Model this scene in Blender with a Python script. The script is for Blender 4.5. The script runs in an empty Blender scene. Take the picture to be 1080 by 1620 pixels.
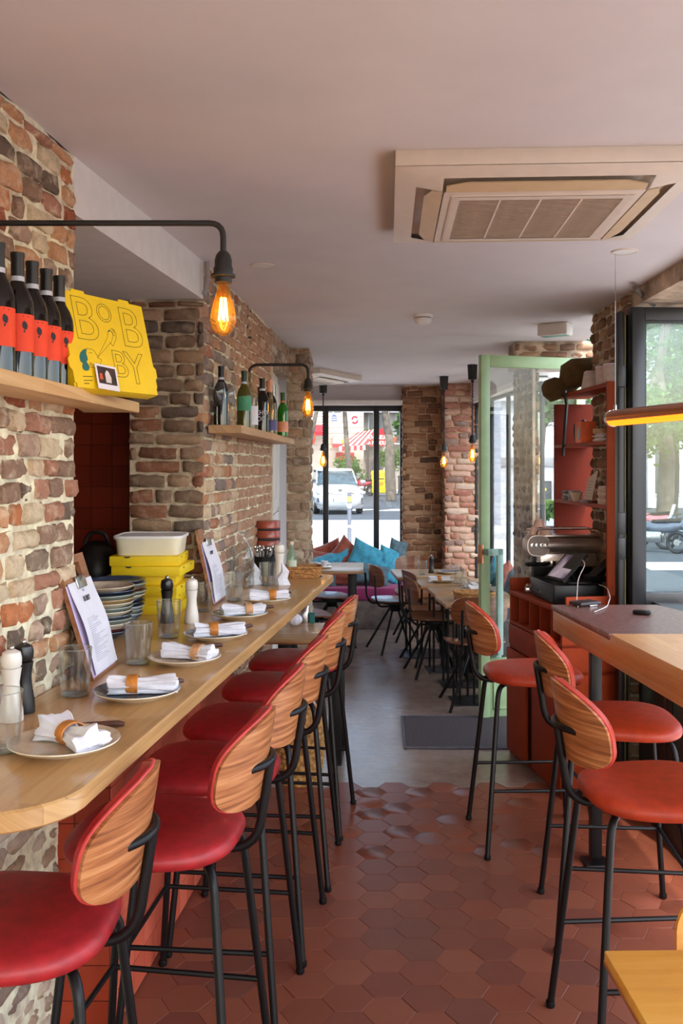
import bpy, bmesh, math, random
from mathutils import Vector, Matrix, noise
R = random.Random(7)
SC = bpy.context.scene
COL = SC.collection
PI = math.pi
# ---------------------------------------------------------------- camera, sky, sun, exposure
F, HX, HY, EYE = 1450.0, 540.0, 738.0, 1.62          # focal length in px, principal point, eye height
cam = bpy.data.cameras.new('camera'); co = bpy.data.objects.new('camera', cam); COL.objects.link(co)
co.location = (0, 0, EYE); co.rotation_euler = (PI/2, 0, 0)
cam.sensor_fit = 'HORIZONTAL'; cam.sensor_width = 24.0; cam.lens = F/1080*24.0
cam.shift_y = -(810-HY)/1080.0
cam.clip_start = .05; cam.clip_end = 500
SC.camera = co
wd = bpy.data.worlds.new('sky'); SC.world = wd; wd.use_nodes = True
wn = wd.node_tree; bg = wn.nodes['Background']
sky = wn.nodes.new('ShaderNodeTexSky'); sky.sky_type = 'NISHITA'; sky.sun_disc = False
sky.sun_elevation = math.radians(52); sky.sun_rotation = math.radians(165); sky.air_density = 1.0; sky.dust_density = 2.5
mixs = wn.nodes.new('ShaderNodeMix'); mixs.data_type = 'RGBA'; mixs.inputs[0].default_value = .6
wn.links.new(sky.outputs[0], mixs.inputs[6]); mixs.inputs[7].default_value = (.66, .62, .57, 1)
wn.links.new(mixs.outputs[2], bg.inputs[0]); bg.inputs[1].default_value = 2.9
sun = bpy.data.lights.new('sun', 'SUN'); so = bpy.data.objects.new('sun', sun); COL.objects.link(so)
sun.energy = 4.2; sun.angle = .01; sun.color = (1, .95, .87)
so.rotation_euler = Vector((-.20, .75, -1.0)).to_track_quat('-Z', 'Y').to_euler()
def portal(name, loc, sx, sy, d):                     # guides the sampling of the sky at an opening, gives no light itself
    l = bpy.data.lights.new(name, 'AREA'); l.shape = 'RECTANGLE'; l.size = sx; l.size_y = sy; l.cycles.is_portal = True
    o = bpy.data.objects.new(name, l); COL.objects.link(o); o.location = loc; o.rotation_euler = Vector(d).to_track_quat('-Z', 'Y').to_euler()
portal('portal', (-.05, 9.98, 1.3), 1.6, 2.0, (0, -1, 0))
portal('portal', (1.62, .6, 1.25), 2.3, 5.9, (-1, 0, 0))
portal('portal', (1.60, 8.2, 1.4), 1.8, 2.6, (-1, 0, 0))
portal('portal', (.3, -2.45, 1.3), 2.6, 2.4, (0, 1, 0))
SC.view_settings.view_transform = 'Standard'; SC.view_settings.look = 'None'
SC.view_settings.gamma = 1.0; SC.view_settings.use_curve_mapping = False
SC.view_settings.exposure = -0.48
SC.cycles.max_bounces = 10; SC.cycles.transparent_max_bounces = 24; SC.cycles.sample_clamp_indirect = 6.0
SC.cycles.caustics_reflective = False; SC.cycles.caustics_refractive = False
SC.cycles.use_denoising = True

def W(px, py, d):                                     # photo pixel at a depth -> point of the place
    return Vector(((px-HX)*d/F, d, EYE+(HY-py)*d/F))
def G(px, py, h=0.0):                                 # photo pixel on the level h -> point of the place
    return W(px, py, F*(EYE-h)/(py-HY))
# ---------------------------------------------------------------- mesh helpers
class MB:
    def __init__(s): s.v = []; s.f = []; s.m = []; s.mi = 0
    def add(s, vs, fs, M=None):
        o = len(s.v)
        for p in vs:
            p = Vector(p); s.v.append(M @ p if M is not None else p)
        for f in fs: s.f.append([i+o for i in f]); s.m.append(s.mi)
        return s
    def box(s, a, b, bev=0.0, M=None):                # corner to corner
        a, b = Vector(a), Vector(b); lo = [min(a[i], b[i]) for i in range(3)]; hi = [max(a[i], b[i]) for i in range(3)]
        if bev <= 0:
            v = [(x, y, z) for z in (lo[2], hi[2]) for y in (lo[1], hi[1]) for x in (lo[0], hi[0])]
            return s.add(v, [(0,2,3,1),(4,5,7,6),(0,1,5,4),(2,6,7,3),(0,4,6,2),(1,3,7,5)], M)
        bm = bmesh.new(); bmesh.ops.create_cube(bm, size=1)
        for q in bm.verts:
            for i in range(3): q.co[i] = (lo[i]+hi[i])/2 + q.co[i]*(hi[i]-lo[i])
        bmesh.ops.bevel(bm, geom=bm.edges[:], offset=min(bev, .49*min(hi[i]-lo[i] for i in range(3))), segments=2, affect='EDGES', profile=.5)
        bm.verts.index_update()
        s.add([q.co[:] for q in bm.verts], [[q.index for q in f.verts] for f in bm.faces], M); bm.free(); return s
    def tube(s, pts, r, n=10, M=None, caps=True, smooth=0):
        pts = [Vector(p) for p in pts]
        if smooth:
            pts = fillet(pts, smooth)
        rs = r if isinstance(r, (list, tuple)) else [r]*len(pts)
        if len(rs) != len(pts): rs = [rs[0]+(rs[-1]-rs[0])*i/(len(pts)-1) for i in range(len(pts))]
        t0 = (pts[1]-pts[0]).normalized(); up = Vector((0,0,1)) if abs(t0.z) < .9 else Vector((1,0,0))
        nrm = (up - t0*up.dot(t0)).normalized(); vs = []; fs = []
        for i, p in enumerate(pts):
            t = (pts[min(i+1, len(pts)-1)]-pts[max(i-1, 0)]).normalized()
            nrm = (nrm - t*nrm.dot(t)).normalized(); b = t.cross(nrm)
            for k in range(n):
                a = 2*PI*k/n; vs.append(p + (nrm*math.cos(a)+b*math.sin(a))*rs[i])
        for i in range(len(pts)-1):
            for k in range(n): fs.append((i*n+k, i*n+(k+1) % n, (i+1)*n+(k+1) % n, (i+1)*n+k))
        if caps: fs.append(tuple(reversed(range(n)))); fs.append(tuple(range((len(pts)-1)*n, len(pts)*n)))
        return s.add(vs, fs, M)
    def lathe(s, prof, n=24, M=None, cx=0, cy=0):     # profile of (r, z); r = 0 closes
        vs = []; fs = []; idx = []
        for r, z in prof:
            if r <= 1e-6: idx.append([len(vs)]); vs.append((cx, cy, z))
            else:
                idx.append(list(range(len(vs), len(vs)+n)))
                for k in range(n): a = 2*PI*k/n; vs.append((cx+r*math.cos(a), cy+r*math.sin(a), z))
        for A, B in zip(idx, idx[1:]):
            for k in range(n):
                k2 = (k+1) % n
                if len(A) == 1 and len(B) == 1: continue
                if len(A) == 1: fs.append((A[0], B[k2], B[k]))
                elif len(B) == 1: fs.append((A[k], A[k2], B[0]))
                else: fs.append((A[k], A[k2], B[k2], B[k]))
        return s.add(vs, fs, M)
    def prism(s, poly, z0, z1, M=None):               # flat outline pulled from z0 to z1
        n = len(poly); vs = [(x, y, z0) for x, y in poly]+[(x, y, z1) for x, y in poly]
        fs = [tuple(reversed(range(n))), tuple(range(n, 2*n))]+[(i, (i+1) % n, n+(i+1) % n, n+i) for i in range(n)]
        return s.add(vs, fs, M)
    def quad(s, a, b, c, d, t=0.0, M=None):           # four corners (counter-clockwise from outside), thickness behind
        a, b, c, d = map(Vector, (a, b, c, d)); n = (b-a).cross(d-a).normalized()*t
        if t == 0: return s.add([a, b, c, d], [(0,1,2,3)], M)
        return s.add([a,b,c,d,a-n,b-n,c-n,d-n], [(0,1,2,3),(7,6,5,4),(0,4,5,1),(1,5,6,2),(2,6,7,3),(3,7,4,0)], M)
    def loft(s, rings, M=None, close=True, caps=True):
        n = len(rings[0]); vs = [p for r in rings for p in r]; fs = []
        for i in range(len(rings)-1):
            for k in range(n if close else n-1): fs.append((i*n+k, i*n+(k+1) % n, (i+1)*n+(k+1) % n, (i+1)*n+k))
        if caps and close: fs.append(tuple(reversed(range(n)))); fs.append(tuple(range((len(rings)-1)*n, len(rings)*n)))
        return s.add(vs, fs, M)
    def sphere(s, c, r, M=None, n=14, m=8):
        r = (r, r, r) if isinstance(r, (int, float)) else r
        pr = [(math.sin(PI*i/m), -math.cos(PI*i/m)) for i in range(m+1)]; pr[0] = (0, -1); pr[-1] = (0, 1)
        T = Matrix.Translation(c) @ Matrix.Diagonal((r[0], r[1], r[2], 1)); return s.lathe(pr, n, (M @ T) if M is not None else T)
    def mesh(s, name, mats, ang=38):
        me = bpy.data.meshes.new(name); me.from_pydata([v[:] for v in s.v], [], s.f)
        for m in (mats if isinstance(mats, (list, tuple)) else [mats]): me.materials.append(m)
        if any(s.m): me.polygons.foreach_set('material_index', s.m)
        bm = bmesh.new(); bm.from_mesh(me); bmesh.ops.recalc_face_normals(bm, faces=bm.faces[:]); bm.to_mesh(me); bm.free()
        me.polygons.foreach_set('use_smooth', [True]*len(me.polygons)); me.set_sharp_from_angle(angle=math.radians(ang)); return me
def fillet(pts, r, n=5):
    out = [pts[0]]
    for i in range(1, len(pts)-1):
        a, b, c = pts[i-1], pts[i], pts[i+1]; d1, d2 = (a-b), (c-b)
        k = min(r, d1.length*.49, d2.length*.49); p, q = b+d1.normalized()*k, b+d2.normalized()*k
        for j in range(n+1):
            t = j/n; out.append(p*(1-t)**2+b*2*t*(1-t)+q*t*t)
    out.append(pts[-1]); return out
KIDS = {}
def obj(name, mb, mat, parent=None, M=None, ang=38):
    me = mb if isinstance(mb, bpy.types.Mesh) else mb.mesh(name, mat, ang)
    o = bpy.data.objects.new(name, me); COL.objects.link(o)
    if parent is not None: o.parent = parent; KIDS.setdefault(parent.name, []).append(o)
    if M is not None: o.matrix_local = M
    return o
def tag(o, label, cat, group=None, kind=None):
    o['label'] = label; o['category'] = cat
    if group: o['group'] = group
    if kind: o['kind'] = kind
    return o
def thing(name, label, cat, loc=(0,0,0), rz=0, group=None):
    o = bpy.data.objects.new(name, None); COL.objects.link(o); o.location = loc; o.rotation_euler = (0, 0, rz); o.empty_display_size = .1
    return tag(o, label, cat, group)
def struct(name, mb, mat, parent=None, ang=38):
    o = obj(name, mb, mat, parent, None, ang)
    if parent is None: o['kind'] = 'structure'
    return o
def dup(root, loc, rz=0, label=None, group=None, extra=None):
    r = root.copy(); COL.objects.link(r); r.location = loc; r.rotation_euler = (0, 0, rz)
    if label: r['label'] = label
    if group: r['group'] = group
    for ch in KIDS.get(root.name, [])[:]:
        c = ch.copy(); COL.objects.link(c); c.parent = r; KIDS.setdefault(r.name, []).append(c)
        for g in KIDS.get(ch.name, [])[:]:
            d = g.copy(); COL.objects.link(d); d.parent = c; KIDS.setdefault(c.name, []).append(d)
    return r
def MT(x=0, y=0, z=0, rx=0, ry=0, rz=0, s=1):
    return Matrix.Translation((x, y, z)) @ Matrix.Rotation(rz, 4, 'Z') @ Matrix.Rotation(ry, 4, 'Y') @ Matrix.Rotation(rx, 4, 'X') @ Matrix.Scale(s, 4)
def frame(o, u, v):                                   # matrix whose x runs along u and y along v
    u = Vector(u).normalized(); w = u.cross(Vector(v)).normalized(); v = w.cross(u); o = Vector(o)
    return Matrix(((u.x, v.x, w.x, o.x), (u.y, v.y, w.y, o.y), (u.z, v.z, w.z, o.z), (0, 0, 0, 1)))
def text(name, s, size, mat, parent, M, ext=.0004, outline=0, align='CENTER', sx=1.0):
    c = bpy.data.curves.new(name, 'FONT'); c.body = s; c.size = size; c.align_x = align; c.align_y = 'CENTER'; c.resolution_u = 4
    if outline: c.fill_mode = 'NONE'; c.bevel_depth = outline; c.bevel_resolution = 0
    else: c.extrude = ext
    t = bpy.data.objects.new(name, c); COL.objects.link(t)
    me = bpy.data.meshes.new_from_object(t.evaluated_get(bpy.context.evaluated_depsgraph_get()))
    bpy.data.objects.remove(t); me.materials.clear(); me.materials.append(mat)
    return obj(name, me, mat, parent, M @ Matrix.Diagonal((sx, 1, 1, 1)))
def superell(a, b, p, n=32):
    o = []
    for k in range(n):
        t = 2*PI*k/n; c, s_ = math.cos(t), math.sin(t)
        o.append((a*math.copysign(abs(c)**(2/p), c), b*math.copysign(abs(s_)**(2/p), s_)))
    return o
# ---------------------------------------------------------------- materials
def L(c): return tuple((x/12.92 if x <= .04045 else ((x+.055)/1.055)**2.4) for x in (c[0]/255, c[1]/255, c[2]/255))+(1,)
def mat0(name):
    m = bpy.data.materials.new(name); m.use_nodes = True; nt = m.node_tree
    return m, nt, nt.nodes['Principled BSDF']
def node(nt, t, **kw):
    n = nt.nodes.new('ShaderNode'+t)
    for k, v in kw.items(): setattr(n, k, v)
    return n
def ramp(nt, stops, fac, mode='LINEAR'):
    r = node(nt, 'ValToRGB'); r.color_ramp.interpolation = mode; e = r.color_ramp.elements
    while len(e) < len(stops): e.new(.5)
    for el, (p, c) in zip(e, stops): el.position = p; el.color = L(c) if len(c) == 3 else c
    nt.links.new(fac, r.inputs[0]); return r.outputs[0]
def mixc(nt, fac, a, b, mode='MIX'):
    n = node(nt, 'Mix', data_type='RGBA', blend_type=mode)
    for i, x in ((0, fac), (6, a), (7, b)):
        if hasattr(x, 'is_output'): nt.links.new(x, n.inputs[i])
        else: n.inputs[i].default_value = x
    return n.outputs[2]
def coords(nt, kind='Object', scale=(1,1,1), rot=(0,0,0)):
    if kind == 'World': src = node(nt, 'NewGeometry').outputs['Position']
    else: src = node(nt, 'TexCoord').outputs[kind]
    mp = node(nt, 'Mapping'); mp.inputs['Scale'].default_value = scale; mp.inputs['Rotation'].default_value = rot
    nt.links.new(src, mp.inputs[0]); return mp.outputs[0]
def tnoise(nt, vec, scale, detail=3, rough=.55, out=0):
    n = node(nt, 'TexNoise'); n.inputs['Scale'].default_value = scale; n.inputs['Detail'].default_value = detail; n.inputs['Roughness'].default_value = rough
    nt.links.new(vec, n.inputs['Vector']); return n.outputs[out]
def bump(nt, bs, h, strength=.3, dist=.005):
    b = node(nt, 'Bump'); b.inputs['Strength'].default_value = strength; b.inputs['Distance'].default_value = dist
    nt.links.new(h, b.inputs['Height']); nt.links.new(b.outputs[0], bs.inputs['Normal'])
def plain(name, c, rough=.5, metal=0, var=.10, nscale=14, bmp=0, spec=.5, coat=0, kind='Object', sheen=0, sub=0, alpha=1):
    m, nt, bs = mat0(name); vec = coords(nt, kind); n = tnoise(nt, vec, nscale, 4)
    lo = tuple(max(0, x*(1-var)) for x in c); hi = tuple(min(255, x*(1+var)) for x in c)
    nt.links.new(ramp(nt, [(.3, lo), (.7, hi)], n), bs.inputs['Base Color'])
    bs.inputs['Roughness'].default_value = rough; bs.inputs['Metallic'].default_value = metal; bs.inputs['Specular IOR Level'].default_value = spec
    bs.inputs['Coat Weight'].default_value = coat; bs.inputs['Sheen Weight'].default_value = sheen
    if bmp: bump(nt, bs, tnoise(nt, vec, nscale*6, 3), bmp, .003)
    return m
def emis(name, c, s):
    m, nt, bs = mat0(name); bs.inputs['Base Color'].default_value = L(c); bs.inputs['Emission Color'].default_value = L(c); bs.inputs['Emission Strength'].default_value = s; return m
def glassy(name, tint=(255,255,255), ior=1.45, rough=.0, body=0.0, power=5):      # clear glass: fresnel reflection over straight transmission
    m, nt, bs = mat0(name); nt.nodes.remove(bs); out = nt.nodes['Material Output']
    tr = node(nt, 'BsdfTransparent'); tr.inputs[0].default_value = L(tint); gl = node(nt, 'BsdfGlossy'); gl.inputs['Roughness'].default_value = rough
    f0 = ((ior-1)/(ior+1))**2; lw = node(nt, 'LayerWeight'); lw.inputs[0].default_value = .5; pw = node(nt, 'Math', operation='POWER'); pw.inputs[1].default_value = power; nt.links.new(lw.outputs['Facing'], pw.inputs[0])
    fr = node(nt, 'Math', operation='MULTIPLY_ADD'); fr.inputs[1].default_value = 1-f0; fr.inputs[2].default_value = f0; nt.links.new(pw.outputs[0], fr.inputs[0]); mx = node(nt, 'MixShader')
    nt.links.new(fr.outputs[0], mx.inputs[0]); nt.links.new(tr.outputs[0], mx.inputs[1]); nt.links.new(gl.outputs[0], mx.inputs[2])
    if body:
        df = node(nt, 'BsdfDiffuse'); df.inputs[0].default_value = L(tint); m2 = node(nt, 'MixShader'); m2.inputs[0].default_value = body
        nt.links.new(mx.outputs[0], m2.inputs[1]); nt.links.new(df.outputs[0], m2.inputs[2]); mx = m2
    nt.links.new(mx.outputs[0], out.inputs[0]); return m
def wood(name, cols, rough=.4, axis='X', scale=1.0, coat=0, kind='Object', rnd=False, xs=1.2):
    m, nt, bs = mat0(name); sc = {'X': (xs, 14, 14), 'Y': (14, 1.2, 14), 'Z': (14, 14, 1.2)}.get(axis)
    if axis == 'XZ': sc = (xs, .6, 14)
    vec = coords(nt, kind, tuple(x*scale for x in sc))
    if rnd:
        oi = node(nt, 'ObjectInfo'); va = node(nt, 'VectorMath', operation='ADD'); mu = node(nt, 'Math', operation='MULTIPLY'); mu.inputs[1].default_value = 40
        nt.links.new(oi.outputs['Random'], mu.inputs[0]); nt.links.new(vec, va.inputs[0]); nt.links.new(mu.outputs[0], va.inputs[1]); vec = va.outputs[0]
    n = tnoise(nt, vec, 2.2, 5, .6); n2 = tnoise(nt, vec, 9, 2)
    a = ramp(nt, [(.34, cols[0]), (.5, cols[1]), (.64, cols[2])], n)
    nt.links.new(mixc(nt, .12, a, ramp(nt, [(.35, cols[0]), (.65, cols[2])], n2)), bs.inputs['Base Color'])
    bs.inputs['Roughness'].default_value = rough; bs.inputs['Coat Weight'].default_value = coat; bump(nt, bs, n2, .08, .002); return m
def staves(name, cols, rough=.35, along='Y', across=.045, length=.42, rot=0.0, coat=0.0):    # finger-jointed block board
    m, nt, bs = mat0(name); c = coords(nt, 'World', (1,1,1), (0,0,rot)); sp = node(nt, 'SeparateXYZ'); nt.links.new(c, sp.inputs[0])
    ad = node(nt, 'Math', operation='ADD'); a, b = ('Y', 'X') if along == 'Y' else ('X', 'Y')
    nt.links.new(sp.outputs[b], ad.inputs[0]); nt.links.new(sp.outputs['Z'], ad.inputs[1])
    cb = node(nt, 'CombineXYZ'); nt.links.new(sp.outputs[a], cb.inputs[0]); nt.links.new(ad.outputs[0], cb.inputs[1])
    br = node(nt, 'TexBrick'); br.inputs['Scale'].default_value = 1; br.inputs['Mortar Size'].default_value = .0006; br.inputs['Mortar Smooth'].default_value = .2
    br.inputs['Brick Width'].default_value = length; br.inputs['Row Height'].default_value = across; br.offset = .37; br.inputs['Bias'].default_value = 0
    br.inputs['Color1'].default_value = L(cols[0]); br.inputs['Color2'].default_value = L(cols[2]); br.inputs['Mortar'].default_value = L(tuple(x*.7 for x in cols[0]))
    nt.links.new(cb.outputs[0], br.inputs['Vector'])
    mp = node(nt, 'Mapping'); mp.inputs['Scale'].default_value = (2, 30, 1); nt.links.new(cb.outputs[0], mp.inputs[0])
    g = tnoise(nt, mp.outputs[0], 2.5, 4, .6)
    nt.links.new(mixc(nt, .45, br.outputs['Color'], ramp(nt, [(.3, cols[0]), (.5, cols[1]), (.7, cols[2])], g)), bs.inputs['Base Color'])
    bs.inputs['Roughness'].default_value = rough; bs.inputs['Coat Weight'].default_value = coat; bump(nt, bs, g, .05, .002); return m
def pick(name, stops, rough=.85, mott=.35, mcol=(200,175,140), mamt=.5, bmp=.5, nscale=18, ncol=(90,70,60)):   # one colour out of a ramp for each piece, with mottling
    m, nt, bs = mat0(name); oi = node(nt, 'ObjectInfo'); c = ramp(nt, stops, oi.outputs['Random'], 'CONSTANT')
    v = coords(nt, 'World'); n = tnoise(nt, v, nscale, 5, .65); n2 = tnoise(nt, v, nscale*2.7, 4, .7)
    c = mixc(nt, ramp(nt, [(.42, (0,0,0)), (.75, (255*mott,)*3)], n2), c, L(ncol))
    c = mixc(nt, ramp(nt, [(.5, (0,0,0)), (.72, (255*mamt,)*3)], n), c, L(mcol))
    nt.links.new(c, bs.inputs['Base Color']); bs.inputs['Roughness'].default_value = rough; bs.inputs['Specular IOR Level'].default_value = .25
    if bmp: bump(nt, bs, n2, bmp, .008)
    return m
# ---------------------------------------------------------------- colours of the place
M = {}
M['ceiling'] = plain('ceiling_paint', (216,209,209), .9, var=.02, nscale=3)
M['white'] = plain('white_paint', (232,228,222), .7, var=.02)
M['mortar_near'] = plain('mortar_near', (234,216,186), .95, var=.16, nscale=22, bmp=.8, spec=.2, kind='World')
M['mortar_mid'] = plain('mortar_mid', (186,170,146), .95, var=.2, nscale=24, bmp=.8, spec=.2, kind='World')
M['mortar_far'] = plain('mortar_far', (190,158,128), .95, var=.14, nscale=24, bmp=.6, spec=.2, kind='World')
M['plaster_rough'] = plain('plaster_rough', (170,150,130), .95, var=.25, nscale=9, bmp=.9, spec=.2, kind='World')
M['brick_near'] = pick('brick_near', [(0,(218,192,158)),(.13,(206,156,116)),(.27,(178,128,104)),(.38,(214,194,160)),(.5,(150,120,100)),(.6,(196,124,80)),(.7,(176,148,128)),(.8,(140,120,102)),(.88,(160,92,66)),(.95,(112,96,82))], mott=.6, mcol=(232,212,182), mamt=.85, bmp=1.0, nscale=20)
M['brick_grey'] = pick('brick_grey', [(0,(150,122,98)),(.16,(128,104,84)),(.32,(158,112,84)),(.45,(112,96,84)),(.6,(142,94,70)),(.72,(98,86,78)),(.82,(166,136,108)),(.92,(120,80,60))], mott=.6, mcol=(196,176,150), mamt=.6, bmp=.8, nscale=26)
M['brick_side'] = pick('brick_side', [(0,(204,174,144)),(.15,(180,142,116)),(.3,(166,130,110)),(.42,(210,186,154)),(.55,(150,130,116)),(.66,(186,136,100)),(.8,(138,122,114)),(.92,(168,108,84))], mott=.55, mcol=(222,202,172), mamt=.7)
M['brick_stone'] = pick('brick_stone', [(0,(196,172,146)),(.2,(178,150,124)),(.4,(206,186,162)),(.6,(160,134,112)),(.78,(186,146,116)),(.9,(140,118,102))], mott=.6, mcol=(206,188,166), mamt=.8, bmp=1.0, nscale=20)
M['brick_brown'] = pick('brick_brown', [(0,(146,106,80)),(.2,(164,122,92)),(.38,(128,90,66)),(.55,(168,134,106)),(.7,(110,78,60)),(.84,(176,140,112)),(.92,(84,64,54))], mott=.5, mcol=(188,156,128), mamt=.5, bmp=.7, nscale=24)
M['brick_pink'] = pick('brick_pink', [(0,(190,140,120)),(.2,(206,166,146)),(.36,(168,112,96)),(.5,(214,186,166)),(.66,(184,126,108)),(.78,(150,120,110)),(.9,(92,80,76)),(.95,(176,100,84))], mott=.45, mcol=(226,210,194), mamt=.6, bmp=.7, nscale=24)
M['brick_dim'] = pick('brick_dim', [(0,(150,116,92)),(.25,(132,98,78)),(.5,(168,134,108)),(.75,(118,92,76))], mott=.4, mcol=(184,160,134), mamt=.5)
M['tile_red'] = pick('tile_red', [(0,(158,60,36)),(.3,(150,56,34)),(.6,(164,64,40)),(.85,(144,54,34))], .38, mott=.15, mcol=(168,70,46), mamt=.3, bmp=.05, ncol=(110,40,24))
M['tile_lit'] = pick('tile_lit', [(0,(206,98,72)),(.3,(200,94,70)),(.6,(212,104,80)),(.85,(196,90,66))], .38, mott=.12, mcol=(214,112,90), mamt=.3, bmp=.05, ncol=(150,60,40))  # same red tile, colour brightened for the side that catches the light
M['grout_red'] = plain('grout_red', (96,36,24), .9, var=.1)
M['hex'] = pick('hex_tile', [(0,(136,80,60)),(.2,(129,75,58)),(.4,(142,85,64)),(.6,(123,72,57)),(.8,(137,77,57)),(.92,(120,75,62))], .36, mott=.3, mcol=(160,112,92), mamt=.35, bmp=.05, nscale=7, ncol=(112,64,52))
M['hex_joint'] = plain('hex_joint', (104,66,54), .8, var=.25, nscale=6)
M['metal_black'] = plain('metal_black', (13,12,13), .42, .0, var=.1, spec=.35)
M['frame_dark'] = plain('frame_dark', (29,31,35), .4, var=.06)
M['frame_black'] = plain('frame_black', (17,17,18), .45, var=.06)
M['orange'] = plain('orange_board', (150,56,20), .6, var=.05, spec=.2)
M['orange_in'] = plain('orange_board_inside', (106,34,16), .65, var=.05, spec=.2)  # same orange board, darkened for the shade inside the tower
M['green'] = plain('green_paint', (158,186,140), .45, var=.03)
M['glass'] = glassy('clear_glass', (250,251,250), 1.5, 0, .006, 3.0)
M['pane'] = glassy('window_pane', (248,251,250), 1.33)
M['chrome'] = plain('chrome', (200,196,190), .18, 1.0, var=.03)
M['brass'] = plain('copper_tube', (190,130,96), .28, 1.0, var=.04)

# resin floor: grey-mauve screed, worn and polished
def resin():
    m, nt, bs = mat0('resin_floor'); v = coords(nt, 'World'); n = tnoise(nt, v, 1.6, 6, .65); n2 = tnoise(nt, v, 9, 5, .7)
    c = mixc(nt, .4, ramp(nt, [(.3, (132,104,98)), (.5, (152,136,124)), (.68, (170,160,140))], n), ramp(nt, [(.3, (124,100,94)), (.7, (168,148,134))], n2))
    nt.links.new(c, bs.inputs['Base Color']); nt.links.new(ramp(nt, [(.3, (76,76,76)), (.7, (140,140,140))], n2), bs.inputs['Roughness']); bump(nt, bs, tnoise(nt, coords(nt, 'World', (.7, 2.2, 1)), 16, 5, .65), .45, .006); return m
M['resin'] = resin()
# ---------------------------------------------------------------- floor
CH = 2.48
HS, HW = .0815, .0815*math.sqrt(3)                    # hexagonal tiles: side and row height
fb = MB(); fb.box((-1.75, -2.5, -.10), (1.62, 4.62, -.012)); floor = struct('floor', fb, M['hex_joint'])
def hexmesh(k):
    q = random.Random(k); mb = MB(); top = []; rim = []; low = []
    for i in range(6):
        a = PI/3*i; c, s = math.cos(a), math.sin(a); r = HS-.0006
        top.append((c*(r-.0016), s*(r-.0016), q.uniform(-.0002, .0002))); rim.append((c*r, s*r, -.0012)); low.append((c*r, s*r, -.012))
    vs = top+rim+low; fs = [tuple(range(6))]+[(i, i+6, (i+1) % 6+6, (i+1) % 6) for i in range(6)]+[(i+6, i+12, (i+1) % 6+12, (i+1) % 6+6) for i in range(6)]
    mb.add(vs, fs); return mb.mesh('tile', M['hex'], 12)
HM = [hexmesh(i) for i in range(6)]
cells = []; YTOP = 4.70
for k in range(-14, 14):
    x = .02 + 1.5*HS*k; off = HW/2 if k % 2 else 0
    for j in range(60):
        y = YTOP - HW/2 - off - HW*j
        if y < -.2: break
        cells.append((x, y))
vis = [c for c in cells if -.72 < c[0] < 1.6 and c[1] > 1.2]; vis.sort(key=lambda c: c[1]-(0 if -.62 < c[0] < .95 else -1.2)); near = set(vis[:298])
rest = MB()
for (x, y) in cells:
    m = R.choice(HM); z = R.uniform(-.0010, .0003)
    if (x, y) in near: obj('tile', m, None, floor, MT(x, y, z, R.uniform(-.0007, .0007), R.uniform(-.0007, .0007)))
    else:
        rest.add([(v.co.x+x, v.co.y+y, v.co.z+z) for v in m.vertices], [tuple(p.vertices) for p in m.polygons])
o = obj('tiling', rest, M['hex'], floor); o['kind'] = 'stuff'
edge = []
for k in range(-14, 14):                              # the screed begins along the tiles' broken edge
    x = .02 + 1.5*HS*k; y = YTOP - (HW/2 if k % 2 else 0); edge += [(x-HS/2, y), (x+HS/2, y)]
poly = [(-1.75, 10.2), (-1.75, edge[0][1])]+edge+[(2.2, edge[-1][1]), (2.2, 10.2)]
mb = MB(); mb.prism(poly, -.10, 0); floor2 = struct('floor', mb, M['resin'])
mb = MB(); mb.box((-1.9, -2.6, CH), (1.66, 10.1, CH+.25)); struct('ceiling', mb, M['ceiling'])
# ---------------------------------------------------------------- bricks
def brickmesh(name, k, mat, rnd=.16, nx=5, nz=4):
    q = random.Random(k); vs = []; fs = []; g = {}
    sk = [q.uniform(-.06, .06) for _ in range(4)]
    for i in range(nx):
        for j in range(nz):
            u, v = i/(nx-1), j/(nz-1); e = (i in (0, nx-1))+(j in (0, nz-1))
            y = .5 - (0, rnd*.8, rnd*1.7)[e] + q.uniform(-.10, .10)
            x = u-.5; z = v-.5
            if e == 2: x *= 1-rnd*.12; z *= 1-rnd*.3
            x += q.uniform(-.025, .025); z += q.uniform(-.06, .06)+sk[0]*(u-.5); g[i, j] = len(vs); vs.append((x, y, z))
    for i in range(nx-1):
        for j in range(nz-1): fs.append((g[i, j], g[i, j+1], g[i+1, j+1], g[i+1, j]))
    ring = [g[i, 0] for i in range(nx)]+[g[nx-1, j] for j in range(1, nz)]+[g[i, nz-1] for i in range(nx-2, -1, -1)]+[g[0, j] for j in range(nz-2, 0, -1)]
    b = len(vs)
    for r in ring: x, y, z = vs[r]; vs.append((x*1.02, -.5, z*1.02))
    n = len(ring); fs += [(ring[i], ring[(i+1) % n], b+(i+1) % n, b+i) for i in range(n)]
    return MB().add(vs, fs).mesh(name, mat, 70)
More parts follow.
